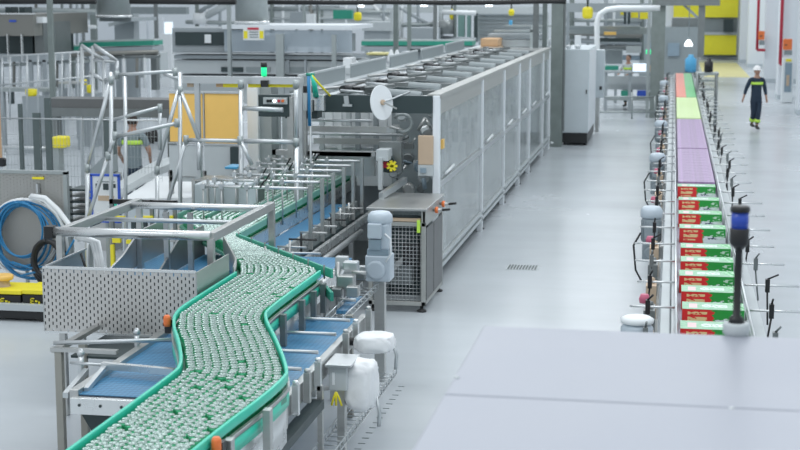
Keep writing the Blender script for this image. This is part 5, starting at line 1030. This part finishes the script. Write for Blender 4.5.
# right background: desk, person, yellow posts
machine('palletiser_frame', 'grey framed machine with yellow posts above the working person', 'machine', 54, [
    ('wall', 'hazegrey', (604, 8, 646, 34), 4, .3), ('beam', 'greylight', (566, 5, 650, 8), 0, .4), ('post', 'yellow', (620.5, 9, 623.5, 15), 0, .2), ('post', 'slate', (624, 8, 626, 24), -.1, .2), ('post', 'slate', (628, 8, 630, 24), -.1, .2), ('block', 'yellow', (631, 8, 638, 18), 0, .5), ('block', 'yellow', (640, 8, 648, 19), 0, .5), ('beam', 'grey', (566, 26, 640, 30), 1, .4), ('beam', 'slate', (598, 38, 640, 42), 1, .4), ('tray', 'orange', (604, 32, 616, 35), .5, .4), ('panel', 'greylight', (626, 46, 641, 53), 1, .1), ('bin', 'teal_dark', (604, 66, 618, 73), -2, .6), ('bin', 'grey', (606, 50, 622, 64), 2, .6), ('post', 'greylight', (652, 10, 654, 26), 0, .2)], [(606, 66), (616, 66), (568, 8), (649, 8)])
machine('inspection_desk', 'long pale desk with sloping conveyor in front of the seated person', 'desk', 50, [('top', 'hazegrey', (604, 71.5, 656, 73.5), 0, 1), ('screen', 'screen', (633, 63.5, 646, 71.5), .2, .1), ('tray', 'tan', (648, 66, 656, 71.5), .3, .4), ('bin', 'teal_dark', (621, 91, 630, 100), .3, .5), ('bin', 'blue', (637, 91, 648, 98), .3, .5), ('bin', 'slate', (648, 93, 656, 99), .3, .5), ('rear', 'greylight', (604, 76, 656, 90), 1.5, .1), ('base', 'galv', (604, 98, 656, 101), .2, 1.0)], [(606, 73), (630, 73), (654, 73)])
t = thing('status_lamp', 'green lit status lamp on the post right of the seated person', 'lamp', PY(648.5, 54, 52)); p = PY(648.5, 54, 52); MB().lathe(p, [(.09, 0), (.09, .15)], 12).obj('lens', 'lamp_green', t); MB().tube((p[0], p[1], 0), p, .04, 8).obj('post', 'galv', t)
q = person('person', 'person with dark hair and pale shirt working behind the far desk', (PY(628.5, 70, 52)[0], 52, 0), -.5, ((.27, -.1, 1.2), (.2, -.3, 1.15)), ((-.27, -.1, 1.2), (-.2, -.3, 1.15)), ((.1, -.02, .5), (.1, .02, .095)), ((-.1, -.02, .5), (-.1, .02, .095)), 'greylight', 'slate', 'hair', short=True)
rails('low_barrier', 'thin grey barrier rail on the open floor left of the steel portal', [((573, 97), (573, 118.5)), ((632, 92), (632, 119)), ((573, 97), (655, 97)), ((655, 96), (655, 118.5)), ((571, 112), (655, 112))], 46, .03, (), 'galv', cat='barrier')
# ================================================================ pipework and light framing in the far background
def pipework(name, lab, Y, runs, cat='pipework'):
    t = thing(name, lab, cat, PY(*runs[0][1][0], Y))
    for part, pts, r_, mm in runs: MB().path([PY(p[0], p[1], Y+(p[2] if len(p) > 2 else 0)) for p in pts], r_, 6).obj(part, mm, t)
V = lambda x, y0=-30, y1=60: [(x, y0), (x, y1)]
pipework('pipe_rack', 'rack of thin grey pipes standing behind the glazed filling machine', 62, [('upright', V(272), .10, 'column_paint'), ('upright', V(283), .07, 'white'), ('upright', V(296.5), .07, 'hazegrey'), ('upright', V(311), .12, 'dull_steel'), ('upright', V(322), .06, 'column_paint'), ('upright', V(346), .06, 'white'), ('upright', V(384), .10, 'hazegrey'),
    ('pipe', [(268, 9), (330, 8), (360, 12), (398, 12)], .10, 'galv'), ('pipe', [(268, 19), (344, 18), (398, 21)], .08, 'greylight'), ('pipe', [(372, 4), (390, 22)], .07, 'white'), ('pipe', [(300, 20), (300, 4), (340, 4)], .12, 'wallwhite')])
pipework('slanted_conveyor', 'pale slanted conveyor framing between the two vertical ducts', 66, [('beam', [(203, 18), (232, 2)], .16, 'greylight'), ('beam', [(199, 12), (224, -3)], .10, 'hazegrey'), ('upright', V(197), .10, 'column_paint'), ('upright', V(207), .07, 'white'), ('upright', V(220), .08, 'hazegrey'), ('tie', [(186, 22), (234, 23)], .10, 'galv'), ('block', [(200, 13), (200, 24)], .35, 'white')], 'conveyor')
pipework('pipe_truss', 'open truss of pale tubes behind the packer roof at its far half', 58, [('upright', V(402), .06, 'white'), ('upright', V(418), .06, 'hazegrey'), ('upright', V(441), .10, 'greylight'), ('upright', V(455), .07, 'column_paint'), ('brace', [(373, 30), (408, 41)], .09, 'white'), ('brace', [(400, 8), (432, 26)], .07, 'hazegrey'), ('rail', [(364, 26), (440, 24)], .09, 'galv'), ('rail', [(440, 12), (476, 13)], .1, 'white'), ('tank_top', [(443, 20), (443, 34)], .45, 'steel_dark'), ('cross_tube', [(440, 38), (476, 40)], .10, 'hazegrey')], 'truss')
pipework('pipe_rack', 'grey pipe rack with uprights behind the tall electrical cabinet', 58, [('upright', V(572), .10, 'column_paint'), ('upright', V(588), .06, 'galv'), ('upright', V(606), .08, 'hazegrey'), ('upright', V(614), .06, 'white'), ('upright', V(642), .08, 'column_paint'), ('pipe', [(566, 32), (600, 33), (642, 36)], .14, 'dull_steel'), ('pipe', [(566, 20), (642, 21)], .08, 'galv'), ('pipe', [(566, 40), (642, 44)], .10, 'hazegrey'), ('pipe', [(600, 48), (642, 47)], .12, 'steel_dark'), ('pipe', [(604, 57), (640, 58)], .10, 'motor_dark')])
pipework('pipe_rack', 'dark thin pipes and gauges over the stainless hooded machine', 52, [('pipe', [(-8, 11), (40, 10), (96, 12)], .10, 'galv'), ('upright', V(62, -30, 50), .05, 'column_paint'), ('upright', V(77, -30, 50), .05, 'hazegrey'), ('upright', V(36, -30, 20), .06, 'dull_steel'), ('pipe', [(56, 26), (96, 27)], .07, 'white')])
pipework('machine_rail', 'double steel rail running under the far can conveyor on the left', 42, [('rail', [(-8, 60), (46, 57), (88, 54), (158, 52)], .07, 'dull_steel'), ('rail', [(-8, 66), (46, 63), (90, 61)], .05, 'galv'), ('rail', [(110, 57), (160, 56)], .06, 'steel_dark')]+[('upright', V(x, 55, 88), .05, m_) for x, m_ in ((14, 'dull_steel'), (20, 'white'), (31, 'column_paint'), (42, 'white'), (57, 'dull_steel'), (66, 'white'), (74, 'column_paint'), (124, 'white'), (137, 'dull_steel'), (145, 'white'))], 'rail')
pipework('slanted_brace', 'pale slanted braces at the right end of the filling machine', 31, [('brace', [(352, 58), (366, 74)], .045, 'greylight'), ('brace', [(290, 92), (352, 76), (440, 58)], .05, 'galv'), ('brace', [(300, 98), (352, 84)], .04, 'greylight'), ('rail', [(334, 88), (372, 80)], .05, 'dull_steel')], 'brace')
